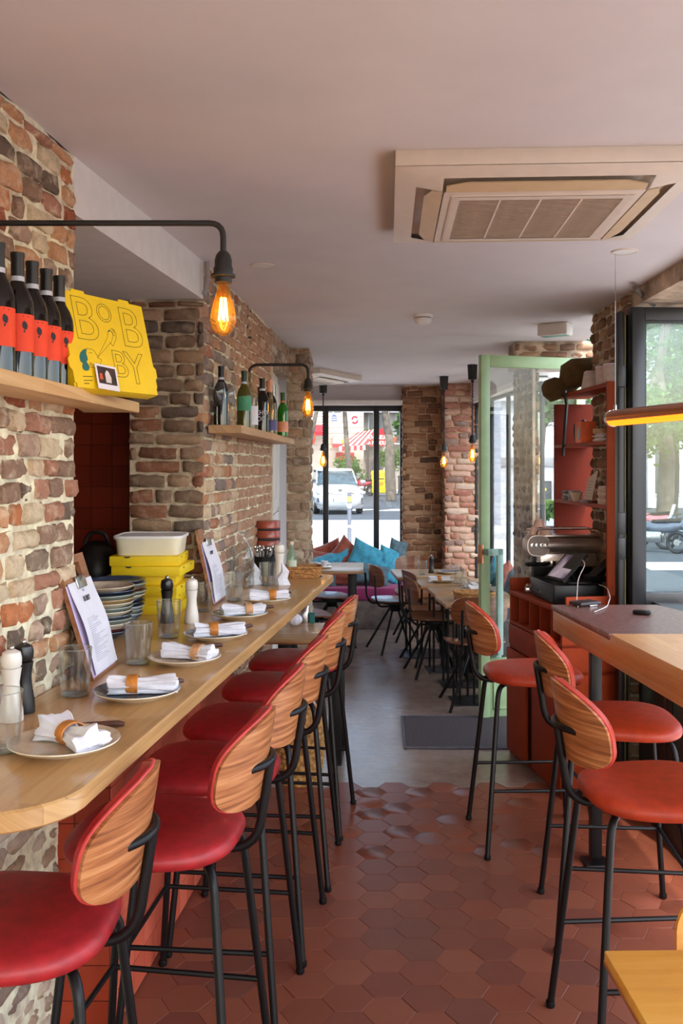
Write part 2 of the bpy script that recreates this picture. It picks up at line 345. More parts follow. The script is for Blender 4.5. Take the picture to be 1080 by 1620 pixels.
def bricks(parent, p0, p1, z0, z1, course, lens, mat, depth=.05, proud=.012, joint=.012, seed=1, limit=290, rnd=.16, jit=.006, keep=None, far_first=False, top=None):
    """courses from p0 to p1 in plan; the wall's face looks to the left of that walk"""
    q = random.Random(seed); p0, p1 = Vector((p0[0], p0[1], 0)), Vector((p1[0], p1[1], 0)); u = (p1-p0).normalized(); n = Vector((-u.y, u.x, 0)); Lw = (p1-p0).length
    ms = [brickmesh('brick', seed*31+i, mat, rnd) for i in range(9)]; lst = []
    z = z0
    while z < z1-course*.4:
        h = min(course*q.uniform(.92, 1.08), z1-z); x = -q.uniform(0, lens[1]*.8)
        while x < Lw-.02:
            l = q.uniform(*lens) if q.random() < .7 else q.uniform(lens[0]*.55, lens[0]); a, b = max(x, 0.0), min(x+l, Lw)
            if b-a > .03 and (keep is None or keep((p0+u*(a+b)/2), z+h/2)):
                lst.append((a, b, z, h))
            x += l+joint*.2
        z += h
    if len(lst) > limit:
        lst.sort(key=lambda t: (p0+u*(t[0]+t[1])/2).length)
    stuff = MB()
    for i, (a, b, z, h) in enumerate(lst):
        c = p0+u*(a+b)/2+n*(proud-depth/2+q.uniform(-jit, jit)); c.z = z+h/2+q.uniform(-.003, .003)
        lx, lz = max(.02, b-a-joint), max(.02, h-joint*q.uniform(.7, 1.1)); ro = Matrix.Rotation(q.uniform(-.05, .05), 4, 'Y')
        T = Matrix(((u.x, n.x, 0, c.x), (u.y, n.y, 0, c.y), (0, 0, 1, c.z), (0, 0, 0, 1))) @ ro @ Matrix.Diagonal((lx, depth, lz, 1)); m = q.choice(ms)
        if i < limit: obj('brick', m, None, parent, T)
        else: stuff.add([v.co for v in m.vertices], [tuple(p.vertices) for p in m.polygons], T)
    if stuff.v: o = obj('brickwork', stuff, mat, parent); o['kind'] = 'stuff'
def lumpy(p0, p1, z0, z1, thick, amp=.008, res=.03):  # mortar-covered wall core with an uneven face on the left of the walk
    p0, p1 = Vector((p0[0], p0[1], 0)), Vector((p1[0], p1[1], 0)); u = (p1-p0).normalized(); n = Vector((-u.y, u.x, 0)); Lw = (p1-p0).length
    a, b = max(2, int(Lw/res)), max(2, int((z1-z0)/res)); vs = []; fs = []
    for j in range(b+1):
        for i in range(a+1):
            p = p0+u*(Lw*i/a); p.z = z0+(z1-z0)*j/b; e = 0 if i in (0, a) else 1
            vs.append(p+n*amp*e*(noise.noise(p*14)+.5*noise.noise(p*31)))
    g = lambda i, j: j*(a+1)+i
    for j in range(b):
        for i in range(a): fs.append((g(i, j), g(i+1, j), g(i+1, j+1), g(i, j+1)))
    mb = MB(); mb.add(vs, fs); q0, q1 = p0-n*thick, p1-n*thick
    mb.add([(p0.x,p0.y,z0),(p1.x,p1.y,z0),(q1.x,q1.y,z0),(q0.x,q0.y,z0),(p0.x,p0.y,z1),(p1.x,p1.y,z1),(q1.x,q1.y,z1),(q0.x,q0.y,z1)], [(3,2,1,0),(4,5,6,7),(1,2,6,5),(2,3,7,6),(3,0,4,7)]); return mb
def tiles(parent, p0, p1, z0, z1, s, mat, joint=.003, t=.006, proud=.004, T=Matrix()):
    p0, p1 = Vector((p0[0], p0[1], 0)), Vector((p1[0], p1[1], 0)); u = (p1-p0).normalized(); n = Vector((-u.y, u.x, 0)); Lw = (p1-p0).length
    mb = MB(); mb.box((-.5, -.5, -.5), (.5, .5, .5)); bm = bmesh.new(); me0 = mb.mesh('tmp', mat); bm.from_mesh(me0)
    bmesh.ops.bevel(bm, geom=bm.edges[:], offset=.012, segments=1, affect='EDGES'); bm.to_mesh(me0); bm.free(); me0.name = 'tile'
    z = z0
    while z < z1-.01:
        h = min(s, z1-z); x = 0
        while x < Lw-.01:
            l = min(s, Lw-x); c = p0+u*(x+l/2)+n*(proud-t/2+R.uniform(-.0006, .0006)); c.z = z+h/2
            obj('tile', me0, None, parent, T @ Matrix(((u.x, n.x, 0, c.x), (u.y, n.y, 0, c.y), (0, 0, 1, c.z), (0, 0, 0, 1))) @ Matrix.Diagonal((l-joint, t, h-joint, 1))); x += s
        z += s
# near pier of the left wall
wx = lambda y: -.742+.09*(y-2.54)                     # its face
w1 = struct('wall_left', lumpy((wx(2.54), 2.54), (wx(-2.5), -2.5), 1.0, CH, .45, .010), M['mortar_near'])
bricks(w1, (wx(2.545), 2.545), (wx(1.72), 1.72), 1.02, CH-.01, .0565, (.10, .17), M['brick_near'], .06, .014, .012, 3, rnd=.12, jit=.006)
w1b = struct('wall_left', lumpy((wx(2.6)-.066, 2.6), (wx(-2.5)-.066, -2.5), 0, 1.0, .40, .014), M['mortar_near'])
bricks(w1b, (wx(2.6)-.066, 2.6), (wx(1.75)-.066, 1.75), 0, .99, .058, (.10, .18), M['brick_stone'], .05, .008, .016, 5, limit=200, rnd=.22)
# recess behind it: beam, soffit, red tiled wall
PB = -.577                                            # corner of the far pillar
mb = MB(); mb.prism([(-2.0, 2.54), (wx(2.54)+.002, 2.54), (PB-.002, 3.84), (-2.0, 3.84)], 2.32, CH); mb.box((-2, 3.84, 2.32), (-.885, 4.6, CH)); struct('trim_1', mb, M['white'])
wn_ = struct('wall_niche', MB().box((-2.0, 4.41, 0), (-.86, 4.6, 2.40)).box((-2.1, 2.0, 0), (-2.0, 4.6, 2.4)).box((-2.0, 2.1, 0), (-1.2, 2.2, 2.4)), M['grout_red'])  # unseen closing walls added to keep sky light out of the recess
tiles(wn_, (-.80, 4.41), (-1.41, 4.41), 1.02, 2.32, .1005, M['tile_red'])
# pillar with the second shelf, and the long side of the left wall
wb = lambda y: PB+.072*(y-3.84)
w2 = struct('wall_left', lumpy((PB, 3.845), (-.888, 3.845), 0, 2.32, .5, .006), M['mortar_mid'])
bricks(w2, (PB+.004, 3.84), (-.892, 3.84), 0.02, 2.31, .0585, (.12, .20), M['brick_grey'], .06, .014, .012, 7, limit=240)
w3 = struct('wall_left', lumpy((wb(5.70), 5.70), (wb(3.86), 3.86), 0, CH, .28, .008, .04), M['mortar_near'])
bricks(w3, (wb(5.70), 5.70), (wb(3.835), 3.835), .02, CH-.01, .057, (.09, .16), M['brick_side'], .05, .012, .011, 9, limit=295, rnd=.12)
w4 = struct('wall_left', lumpy((wb(6.70), 6.70), (wb(5.70), 5.70), 2.26, CH, .40, .010, .03), M['plaster_rough'])
bricks(w4, (wb(6.70), 6.70), (wb(5.70), 5.70), 2.27, CH-.01, .06, (.12, .2), M['brick_stone'], .05, .01, .012, 10, limit=60)
# white cupboard doors set in the wall
d = struct('door_1', MB().box((wb(5.7)-.06, 5.72, 0), (wb(5.7)-.02, 6.66, 2.26)), M['white'])
for y0, y1 in ((5.80, 6.20), (6.22, 6.62)):
    mb = MB(); x = wb(5.7)-.02; mb.box((x, y0, .05), (x+.018, y1, 1.30), .004); mb.box((x, y0, 1.33), (x+.018, y1, 2.20), .004); mb.box((x+.018, y0+.06, 1.40), (x+.024, y1-.06, 2.12), .003); mb.box((x+.018, y0+.06, .12), (x+.024, y1-.06, 1.22), .003); obj('door_leaf', mb, M['white'], d)
mb = MB(); mb.box((wb(5.7)-.02, 5.70, 0), (wb(5.7)+.012, 5.78, 2.26), .003); obj('door_frame', mb, wood('pale_frame', [(196,170,140),(210,186,156),(222,200,170)], .5, 'Z'), d)
# stone pier at the end of the left wall
w5 = struct('wall_left', lumpy((-.236, 6.65), (-.40, 6.65), 0, CH, .5, .010), M['mortar_mid'])
bricks(w5, (-.230, 6.645), (-.40, 6.645), 0.02, CH-.01, .068, (.11, .19), M['brick_stone'], .06, .012, .008, 11, limit=120, rnd=.14, jit=.006)
bricks(w5, (-.236, 7.15), (-.236, 6.64), 0.02, CH-.01, .068, (.11, .19), M['brick_stone'], .06, .010, .008, 12, limit=160, rnd=.14)
mb = MB(); mb.box((-1.6, 7.15, 0), (-.82, 10.1, CH)); mb.box((-1.6, 7.0, 0), (-.42, 7.15, CH)); struct('wall_left', mb, M['ceiling'])
# far window wall
YF = 9.90
mb = MB(); mb.box((-.85, YF-.06, 2.31), (.72, YF+.12, CH)); wf = struct('wall_far', mb, M['ceiling'])
mb = MB(); mb.box((-.85, YF-.18, 2.275), (.652, YF+.10, 2.325), .006); struct('trim_2', mb, M['white'])
w6 = struct('wall_far', lumpy((1.10, 9.72), (.655, 9.72), 0, CH, .40, .004), M['mortar_far'])
bricks(w6, (1.075, 9.715), (.650, 9.715), .02, CH-.01, .064, (.12, .22), M['brick_brown'], .05, .012, .009, 13, limit=240, jit=.004)
bricks(w6, (.655, 9.715), (.655, 10.02), .5, CH-.01, .064, (.12, .22), M['brick_brown'], .05, .012, .009, 14, limit=120, jit=.004)
w7 = struct('wall_far', lumpy((1.46, 9.46), (1.065, 9.46), 0, CH, .40, .004), M['mortar_far'])
bricks(w7, (1.46, 9.455), (1.060, 9.455), .02, CH-.01, .064, (.14, .23), M['brick_pink'], .05, .012, .010, 15, limit=240, jit=.004)
bricks(w7, (1.062, 9.455), (1.062, 9.72), .02, CH-.01, .064, (.12, .2), M['brick_brown'], .05, .010, .009, 16, limit=110, jit=.004)
def window(name, p0, p1, z0, z1, mull, fw=.06, ft=.06):
    """framed window between two plan points; mullions at the given shares of its width"""
    p0, p1 = Vector((p0[0], p0[1], 0)), Vector((p1[0], p1[1], 0)); u = (p1-p0).normalized(); v = Vector((-u.y, u.x, 0)); Lw = (p1-p0).length
    T = Matrix(((u.x, v.x, 0, p0.x), (u.y, v.y, 0, p0.y), (0, 0, 1, 0), (0, 0, 0, 1)))
    w = struct(name, MB().box((0, -ft/2, z1-fw), (Lw, ft/2, z1), .004, T).box((0, -ft/2, z0), (Lw, ft/2, z0+fw), .004, T), M['frame_dark'])
    xs = [0]+[m*Lw for m in mull]+[Lw]
    for x in xs: obj('mullion', MB().box((max(0, x-fw/2), -ft/2-.002, z0), (min(Lw, x+fw/2), ft/2+.002, z1), .004, T), M['frame_dark'], w)
    for a, b in zip(xs, xs[1:]): obj('pane', MB().box((a+.01, -.004, z0+.02), (b-.01, .004, z1-.02), 0, T), M['pane'], w)
    return w
window('window_1', (.66, YF), (-.82, YF), .42, 2.275, [(.66-.376)/1.48, (.66+.17)/1.48, (.66+.716)/1.48])
# right side: corner window, pier, doorway, brick pier, folded window leaves
xo = lambda y: 1.94-.058*y; xi = lambda y: 1.69-.058*y
window('window_2', (xo(7.0), 7.0), (xo(9.46), 9.46), .42, 2.275, [.44, .707], .035, .03)
mb = MB(); mb.prism([(xo(7)-.06, 7.0), (xo(7)+.2, 7.0), (xo(9.5)+.2, 9.5), (xo(9.5)-.06, 9.5)], 2.30, CH); struct('wall_right', mb, M['ceiling'])
mb = MB(); mb.prism([(xo(7)-.12, 7.0), (xo(7)+.04, 7.0), (xo(9.44)+.04, 9.44), (xo(9.44)-.06, 9.44)], 2.27, 2.315); struct('trim_3', mb, M['white'])
mb = MB(); mb.prism([(xo(7), 7.0), (xo(7)+.16, 7.0), (xo(9.5)+.16, 9.5), (xo(9.5), 9.5)], 0, .42); mb.box((-.85, YF, 0), (.7, YF+.14, .42)); struct('wall_right', mb, M['plaster_rough'])
pa, pb = (1.295, 6.90), (1.325, 6.36)                 # pier left of the doorway, with a splayed reveal
w8 = struct('wall_right', MB(), M['plaster_rough'])
mb = lumpy(pb, pa, 0, CH, .02, .008); mb.prism([pa, pb, (1.455, 6.98), (1.43, 7.06)], 0, CH); me = mb.mesh('wall_right', M['plaster_rough']); w8.data = me
bricks(w8, pb, pa, .02, CH-.01, .066, (.12, .2), M['brick_dim'], .05, .006, .012, 17, limit=200, rnd=.22)
w9 = struct('wall_right', lumpy((1.95, 6.30), (1.20, 6.30), 2.30, CH, .3, .012), M['plaster_rough'])
bricks(w9, (1.95, 6.295), (1.19, 6.295), 2.305, CH-.008, .056, (.09, .18), M['brick_dim'], .05, .012, .012, 18, limit=40, rnd=.25, jit=.012)
w10 = struct('wall_right', lumpy((1.425, 4.52), (1.425, 5.20), 0, CH, .05, .008), M['mortar_mid'])
bricks(w10, (1.425, 4.50), (1.425, 5.205), .02, CH-.008, .058, (.10, .19), M['brick_dim'], .05, .012, .012, 19, limit=295, rnd=.2)
bricks(w10, (1.75, 4.515), (1.425, 4.515), 2.36, CH-.008, .056, (.10, .19), M['brick_dim'], .05, .012, .012, 20, limit=40, rnd=.2)
mb = MB(); mb.box((1.425, -2.5, 2.40), (1.75, 4.52, CH)); struct('wall_right', mb, M['plaster_rough'])
mb = MB(); mb.box((1.47, 3.55, 0), (1.60, 4.50, .98)); ws = struct('wall_right', mb, M['frame_dark'])
for k in range(2):
    y = 4.48-.46*k; m2 = MB(); m2.box((1.452, y-.44, .14), (1.472, y, .96), .004); m2.box((1.446, y-.38, .24), (1.454, y-.06, .88), .004); obj('panel', m2, M['frame_dark'], ws)
mb = MB(); mb.box((1.40, 3.4, 0), (1.78, 4.62, .12), .006); struct('baseboard_right', mb, M['frame_dark'])
# back of the room, behind the camera: unseen, opening added to let in fill light
mb = MB(); mb.box((-1.7, -2.6, 0), (-1.0, -2.5, CH)); mb.box((1.42, -2.6, 0), (1.75, -2.5, CH)); mb.box((-1.0, -2.6, 2.4), (1.5, -2.5, CH)); struct('wall_back', mb, M['white'])
# folded window leaves, hinged outside on the brick pier
def leaf(label, x0, x1, y0, y1, z0, z1, fw, edge=True):
    t = thing('window_leaf', label, 'window', (x0, y0, 0), math.atan2(y1-y0, x1-x0), None); w = math.hypot(x1-x0, y1-y0)
    for nm, a, b in (('stile', (0, -.03, z0), (fw, .03, z1)), ('stile', (w-fw, -.03, z0), (w, .03, z1)), ('rail', (fw, -.03, z1-fw), (w-fw, .03, z1)), ('rail', (fw, -.03, z0), (w-fw, .03, z0+fw))):
        obj(nm, MB().box(a, b, .004), M['frame_dark'], t)
    mb = MB()
    for a, b in (((fw, -.012, z0+fw), (fw+.012, .012, z1-fw)), ((fw, -.012, z1-fw-.012), (w-fw, .012, z1-fw))): mb.box(a, b)
    obj('bead', mb, M['frame_black'], t)
    obj('pane', MB().box((fw, -.004, z0+fw), (w-fw, .004, z1-fw)), M['pane'], t); return t
leaf('open glazed leaf of the dark folding window, trees behind its pane', 1.372, 2.10, 4.36, 4.40, .96, 2.375, .062)
for k, lab in ((0, 'folded dark window leaf next to the orange shelf tower, edge on'), (1, 'second folded dark window leaf, tucked behind the first')):
    t = thing('window_leaf', lab, 'window', (1.335+.034*k, 4.40+.05*k, 0)); obj('stile', MB().box((-.014, -.03, .14), (.014, .03, 2.36-.01*k), .003), M['frame_black'], t)
    obj('weatherstrip', MB().box((.0145, -.032, .16), (.0185, .0, 2.34)), plain('olive_strip', (104,98,48), .6), t)
    obj('pane', MB().box((.02, -.004, .2), (.45, .004, 2.3)), M['pane'], t)
    for z in (1.18, 1.30, 2.0): obj('hinge', MB().box((-.02, -.045, z), (.016, -.03, z+.10), .002), M['frame_black'], t)
# ---------------------------------------------------------------- furniture materials
M['oak'] = staves('oak_staves', [(176,130,78),(196,150,94),(212,170,114)], .30, 'Y', .075, .9, rot=.128, coat=.25)
M['beech'] = staves('beech_staves', [(190,130,72),(206,148,86),(222,170,108)], .34, 'Y', .042, .36, rot=-.069, coat=.15)
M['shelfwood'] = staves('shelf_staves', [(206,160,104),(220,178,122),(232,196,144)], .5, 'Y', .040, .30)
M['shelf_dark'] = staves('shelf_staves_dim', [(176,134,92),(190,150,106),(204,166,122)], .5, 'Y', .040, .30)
M['walnut'] = wood('walnut_ply', [(122,66,34),(176,108,60),(208,144,92)], .42, 'XZ', 3.0, .1, rnd=True, xs=.5)
M['teak'] = wood('brown_ply', [(96,52,28),(124,70,38),(146,88,50)], .32, 'XZ', 1.8, .3, rnd=True)
M['tablewood'] = wood('table_oak', [(150,112,72),(172,134,90),(190,154,108)], .42, 'X', .8, .15)
M['yellowwood'] = wood('honey_oak', [(226,156,52),(236,170,64),(242,184,84)], .35, 'X', .8, .2)
M['red'] = plain('red_leather', (166,34,38), .48, var=.10, nscale=30, bmp=.12, coat=.05)
M['redorange'] = plain('orange_red_leather', (180,60,30), .48, var=.08, nscale=30, bmp=.12, coat=.05)  # leather colour pushed towards orange for the amber lamp light on the seats
M['piping'] = plain('red_piping', (204,66,64), .5)
M['stone'] = plain('brown_stone', (116,84,76), .28, var=.3, nscale=60, kind='World')
# ---------------------------------------------------------------- bar stools
def backshell(half, zc, hh, off, t, y0=-.262, rad=.27, p=3.3, n=40, rings=7, puff=0.0, tilt=.16):
    """rounded back panel bent round the sitter; off moves it along its normal, t is its thickness"""
    out = superell(half, hh, p, n); mb = MB(); V = []
    def pt(x, z, o):
        a = x/rad; z2 = z*(1-.10*(x/half)**2) + .018*math.cos(2.2*x/half)*(1 if z > 0 else .3)
        q = Vector((rad*math.sin(a), y0+rad*(1-math.cos(a)), 0)); nn = Vector((-math.sin(a), math.cos(a), 0))
        q += nn*o; q.z = zc+z2; q.y -= z2*tilt; return q
    for side, o0, s in ((0, off, 1), (1, off+t, 1)):
        for r in range(rings+1):
            f = r/rings; oo = o0 + (puff*(1-f**3) if side else 0)
            V.append([pt(x*f, z*f, oo) for x, z in out] if r else [pt(0, 0, oo)])
    fl = []; idx = []
    for ring in V: idx.append(list(range(len(fl), len(fl)+len(ring)))); fl += ring
    fs = []
    def bridge(A, B, flip):
        for k in range(n):
            k2 = (k+1) % n
            f = (A[0], B[k], B[k2]) if len(A) == 1 else (A[k], B[k], B[k2], A[k2])
            fs.append(f[::-1] if flip else f)
    for r in range(rings): bridge(idx[r], idx[r+1], False); bridge(idx[rings+1+r], idx[rings+2+r], True)
    bridge(idx[rings], idx[2*rings+1], False); return mb.add(fl, fs)
def cushion(half, hd, z0, z1, yc=0.0, p=3.0, n=40, crown=.014, taper=.82):
    out = []
    for x, y in superell(half, hd, p, n): out.append((x*(taper+(1-taper)*(y/hd*.5+.5)), y))
    rings = []
    for f, z in ((0, z0), (.88, z0), (.95, z0+.002), (.985, z0+.008), (1.0, z0+.018), (.995, z0+.028), (.975, z1), (.94, z1+.006), (.88, z1+.011), (.75, z1+.016), (.5, z1+.020), (.2, z1+.022)):
        rings.append([(x*f, y*f+yc, z) for x, y in out])
    mb = MB(); mb.loft(rings[1:], caps=True); return mb
def stool_parts(t, leather):
    obj('seat', cushion(.222, .205, .700, .735, .01), leather, t, ang=80)
    bk = obj('backrest', backshell(.205, .912, .100, .0, .012), M['walnut'], t)
    obj('upholstery', backshell(.204, .912, .099, .0145, .020, puff=.014), leather, bk)
    obj('piping', MB().tube([p for p in backrim(.206, .912, .101, .0135)], .0035, 6), M['piping'], bk)
    for sx in (-1, 1):
        obj('leg', MB().tube([(sx*.06, .10, .692), (sx*.150, .165, .692), (sx*.215, .222, .012)], .0105, 10, smooth=.05), M['metal_black'], t)
        obj('leg', MB().tube([(sx*.05, -.10, .692), (sx*.135, -.165, .692), (sx*.215, -.228, .012)], .0105, 10, smooth=.05), M['metal_black'], t)
        for sy in (.2225, -.2285): obj('foot_cap', MB().lathe([(0, 0), (.012, 0), (.0145, .006), (.0135, .018), (0, .018)], 12, cx=sx*.2155, cy=sy), M['metal_black'], t)
        f = .27/.692; obj('footrest', MB().tube([(sx*(.215-.068*f), .222-.058*f, .27), (sx*(.215-.082*f), -.228+.064*f, .27)], .0075, 8), M['metal_black'], t)
    f = .27/.692; obj('footrest', MB().tube([(-.215+.068*f, .222-.058*f, .275), (.215-.068*f, .222-.058*f, .275)], .0075, 8), M['metal_black'], t)
    obj('back_post', MB().tube([(0, -.06, .690), (0, -.236, .690), (0, -.270, .905)], .0115, 10, smooth=.07), M['metal_black'], t)
    pts = [(-.085, -.240, .909)]+[(x, -.2735+.032*(abs(x)/.085)**2.2, .910) for x in [(-.081+.162*i/12) for i in range(13)]]+[(.085, -.240, .909)]
    obj('back_bracket', MB().tube(pts, .0095, 10), M['metal_black'], t)
    obj('underframe', MB().tube([(-.10, .12, .692), (.10, .12, .692)], .009, 8).tube([(-.10, -.12, .692), (.10, -.12, .692)], .009, 8).box((-.05, -.14, .688), (.05, .14, .700)), M['metal_black'], t)
def backrim(half, zc, hh, off, y0=-.262, rad=.27, p=3.3, n=40, tilt=.16):
    r = []
    for x, z in superell(half, hh, p, n)+[superell(half, hh, p, n)[0]]:
        a = x/rad; z2 = z*(1-.10*(x/half)**2) + .018*math.cos(2.2*x/half)*(1 if z > 0 else .3)
        q = Vector((rad*math.sin(a), y0+rad*(1-math.cos(a)), 0))+Vector((-math.sin(a), math.cos(a), 0))*off; q.z = zc+z2; q.y -= z2*tilt; r.append(q)
    return r
cx = lambda y: -.350+.122*(y-3.0)
LS = ['red bar stool closest to the rounded counter end, cut by the picture edge', 'red bar stool in front of the dark plate, second along the counter', 'red bar stool third along the counter, behind the big wooden backrest', 'red bar stool fourth along the counter, beside the wicker hamper',
      'red bar stool fifth along the counter, next to last', 'red bar stool at the far end of the long counter, by the low wooden table']
s0 = thing('bar_stool', LS[0], 'bar stool', (-.640, 1.80, 0), PI/2-.02, 'red bar stools along the counter'); stool_parts(s0, M['red'])
for i, y in enumerate((2.26, 2.74, 3.215, 3.73, 4.22)): dup(s0, (cx(y), y, 0), PI/2-.122+R.uniform(-.04, .04), LS[i+1])
s1 = thing('bar_stool', 'orange red bar stool standing alone by the open green door', 'bar stool', (.82, 4.0, 0), -PI/2+.04, 'orange red stools at the window counter'); stool_parts(s1, M['redorange'])
dup(s1, (.965, 3.245, 0), -PI/2-.09, 'orange red bar stool half hidden behind the front one at the window counter')
dup(s1, (.865, 2.545, 0), -PI/2+.05, 'orange red bar stool closest to the small honey coloured table')
# ---------------------------------------------------------------- long counter on the left, with its tiled base
ex = lambda y: -.146+.129*(y-4.03); iw = lambda y: wx(y)-.02
poly = [(ex(4.86)-.05, 4.86), (ex(4.83), 4.82)]
Y0 = 1.50; r = .16
for k in range(9):                                    # rounded near corner
    a = PI/2*k/8; poly.append((ex(Y0+r)-r+r*math.cos(a), Y0+r-r*math.sin(a)))
poly += [(wx(Y0)+.0, Y0+.0), (wx(2.53)+.016, 2.53), (wx(2.56)-.18, 2.565), (-.885, 3.82), (PB+.016, 3.82), (wb(4.86)+.02, 4.86)]
def bev_prism(poly, z0, z1, b):
    n = len(poly); c = Vector((sum(p[0] for p in poly)/n, sum(p[1] for p in poly)/n)); rings = []
    def inset(d):
        o = []
        for i in range(n):
            p, q, s_ = Vector(poly[i-1]), Vector(poly[i]), Vector(poly[(i+1) % n]); a, b2 = (q-p).normalized(), (s_-q).normalized(); m = (a+b2)
            if m.length < 1e-6: m = a
            m.normalize(); nn = Vector((-m.y, m.x)); o.append(q+nn*d)
        return o
    area = sum(poly[i-1][0]*poly[i][1]-poly[i][0]*poly[i-1][1] for i in range(n)); sg = 1 if area > 0 else -1
    for d, z in ((b, z0), (0, z0+b), (0, z1-b), (b, z1)): rings.append([(p.x, p.y, z) for p in inset(d*sg)])
    return MB().loft(rings)
ct = thing('bar_counter', 'long oak bar counter with rounded end along the brick wall', 'counter', (-.5, 3.0, 0))
TL = MT(.5, -3.0, 0)
def loc(mb, T): mb.v = [T @ v for v in mb.v]; return mb
obj('worktop', loc(bev_prism(poly, 1.012, 1.05, .004), TL), M['oak'], ct)
bxl = lambda y: -.656+.1*(y-2.60)
bs = obj('base', loc(MB().prism([(-.808, 2.60), (bxl(2.6), 2.60), (bxl(4.20), 4.20), (bxl(4.2)-.14, 4.20)], 0, 1.012), TL), M['grout_red'], ct)
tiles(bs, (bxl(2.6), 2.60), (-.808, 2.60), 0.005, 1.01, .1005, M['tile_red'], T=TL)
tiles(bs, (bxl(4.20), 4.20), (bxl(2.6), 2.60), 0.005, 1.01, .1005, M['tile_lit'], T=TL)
# ---------------------------------------------------------------- wall shelves
def shelf(label, P, z, t, mat):
    c = Vector(P[0]); o = thing('wall_shelf', label, 'shelf', (c.x, c.y, z-t)); obj('board', loc(bev_prism(P, 0, t, .002), MT(-c.x, -c.y, 0)), mat, o)
    for f in (.25, .75):
        p = Vector(P[3]).lerp(Vector(P[2]), f)-c; obj('hidden_bracket', MB().box((p.x-.01, p.y-.01, .008), (p.x+.06, p.y+.01, .016)), M['metal_black'], o)
    return o
sx = lambda y: -.60+.06*(y-2.72)
SH = 1.81
shelf('upper wooden shelf with red labelled bottles on the near brick wall', [(sx(1.2), 1.2), (sx(2.72), 2.72), (sx(2.72)-.165, 2.72), (wx(2.53)+.012, 2.53), (wx(1.2)+.012, 1.2)], SH, .030, M['shelfwood'])
S2 = 1.795
shelf('wooden shelf crowded with mixed bottles on the brick pillar', [(-.422, 3.86), (-.30, 5.84), (-.425, 5.84), (-.560, 3.86)], S2, .034, M['shelf_dark'])
# ---------------------------------------------------------------- window counter on the right
ce = lambda y: .868-.069*(y-3.78)
rc = thing('window_counter', 'high timber window counter with a brown stone slab at one end', 'counter', (1.1, 3.0, 0))
TL = MT(-1.1, -3.0, 0)
obj('worktop', loc(bev_prism([(ce(3.12), 3.12), (ce(.6), .6), (1.452, .6), (1.452, 3.12)], .945, 1.05, .004), TL), M['beech'], rc)
obj('stone_slab', loc(bev_prism([(ce(3.78)-.003, 3.78), (ce(3.12)-.003, 3.124), (1.452, 3.124), (1.44, 3.30), (1.30, 3.78)], 1.028, 1.05, .003), TL), M['stone'], rc)
obj('apron', loc(bev_prism([(ce(3.77), 3.77), (ce(3.12), 3.121), (1.452, 3.121), (1.44, 3.30), (1.30, 3.77)], .945, 1.0275, .003), TL), M['beech'], rc)
for x, y in ((1.035, 3.74), (1.02, 1.6)):
    l = obj('trestle', loc(MB().box((x-.022, y-.022, .03), (x+.022, y+.022, .945), .003), TL), M['metal_black'], rc)
    obj('foot_bar', loc(MB().box((x-.05, y-.05, 0), (x+.05, y+.05, .012), .003), TL), M['metal_black'], l); obj('top_bar', loc(MB().box((x-.10, y-.025, .93), (x+.30, y+.025, .945), .002), TL), M['metal_black'], l)
mb = MB().tube([(1.36, 3.45, .03), (1.46, 2.6, .03)], .022, 4); obj('floor_bar', loc(mb, TL), M['metal_black'], rc)
# ---------------------------------------------------------------- orange service cabinet
ox = lambda y: .954-.155*(y-5.2)
cb = thing('service_cabinet', 'orange cash desk cabinet with a row of cubbyholes', 'cabinet', (1.2, 4.85, 0)); TL = MT(-1.2, -4.85, 0)
u = Vector((ox(4.45)-ox(5.2), -.75, 0)).normalized(); LC = Vector((ox(4.45)-ox(5.2), -.75, 0)).length       # along its face, coming nearer
TF = Matrix(((u.x, -u.y, 0, ox(5.2)-1.2), (u.y, u.x, 0, 5.2-4.85), (0, 0, 1, 0), (0, 0, 0, 1)))               # x along the face, y inwards
D = .33
obj('carcass', MB().box((0, .30, .02), (LC, D, .90), 0, TF).box((LC-.02, 0, 0), (LC, D, .90), .001, TF).box((0, 0, 0), (.02, D, .90), .001, TF).box((0, .02, 0), (LC, D, .02), 0, TF).box((0, .0, .60), (LC, D, .618), .001, TF).box((0, 0, .735), (LC, D, .752), .001, TF).box((.45, .03, .0), (.47, D, .60), 0, TF), M['orange'], cb)
obj('top', MB().box((-.003, -.004, .90), (LC+.003, D, .922), .001, TF), M['orange'], cb)
obj('backboard', MB().box((-.003, .0, .922), (.015, D, .99), .001, TF), M['orange'], cb); obj('backboard', MB().box((LC-.012, .02, .922), (LC+.003, D, .985), .001, TF), M['orange'], cb)
for k in range(1, 5): obj('divider', MB().box((LC*k/5-.006, .004, .752), (LC*k/5+.006, .30, .90), .001, TF), M['orange'], cb)
obj('drawer_front', MB().box((.012, -.010, .622), (LC-.012, .0, .733), .002, TF), M['orange'], cb)
dr = obj('door', MB().box((.004, -.020, .03), (.30, .0, .598), .002, TF), M['orange'], cb)
obj('door', MB().box((.36, -.004, .03), (LC-.01, .012, .598), .002, TF), M['orange'], cb)
obj('edge_shadow_gap', MB().box((.30, .004, .03), (.36, .02, .598), 0, TF), M['frame_black'], cb)
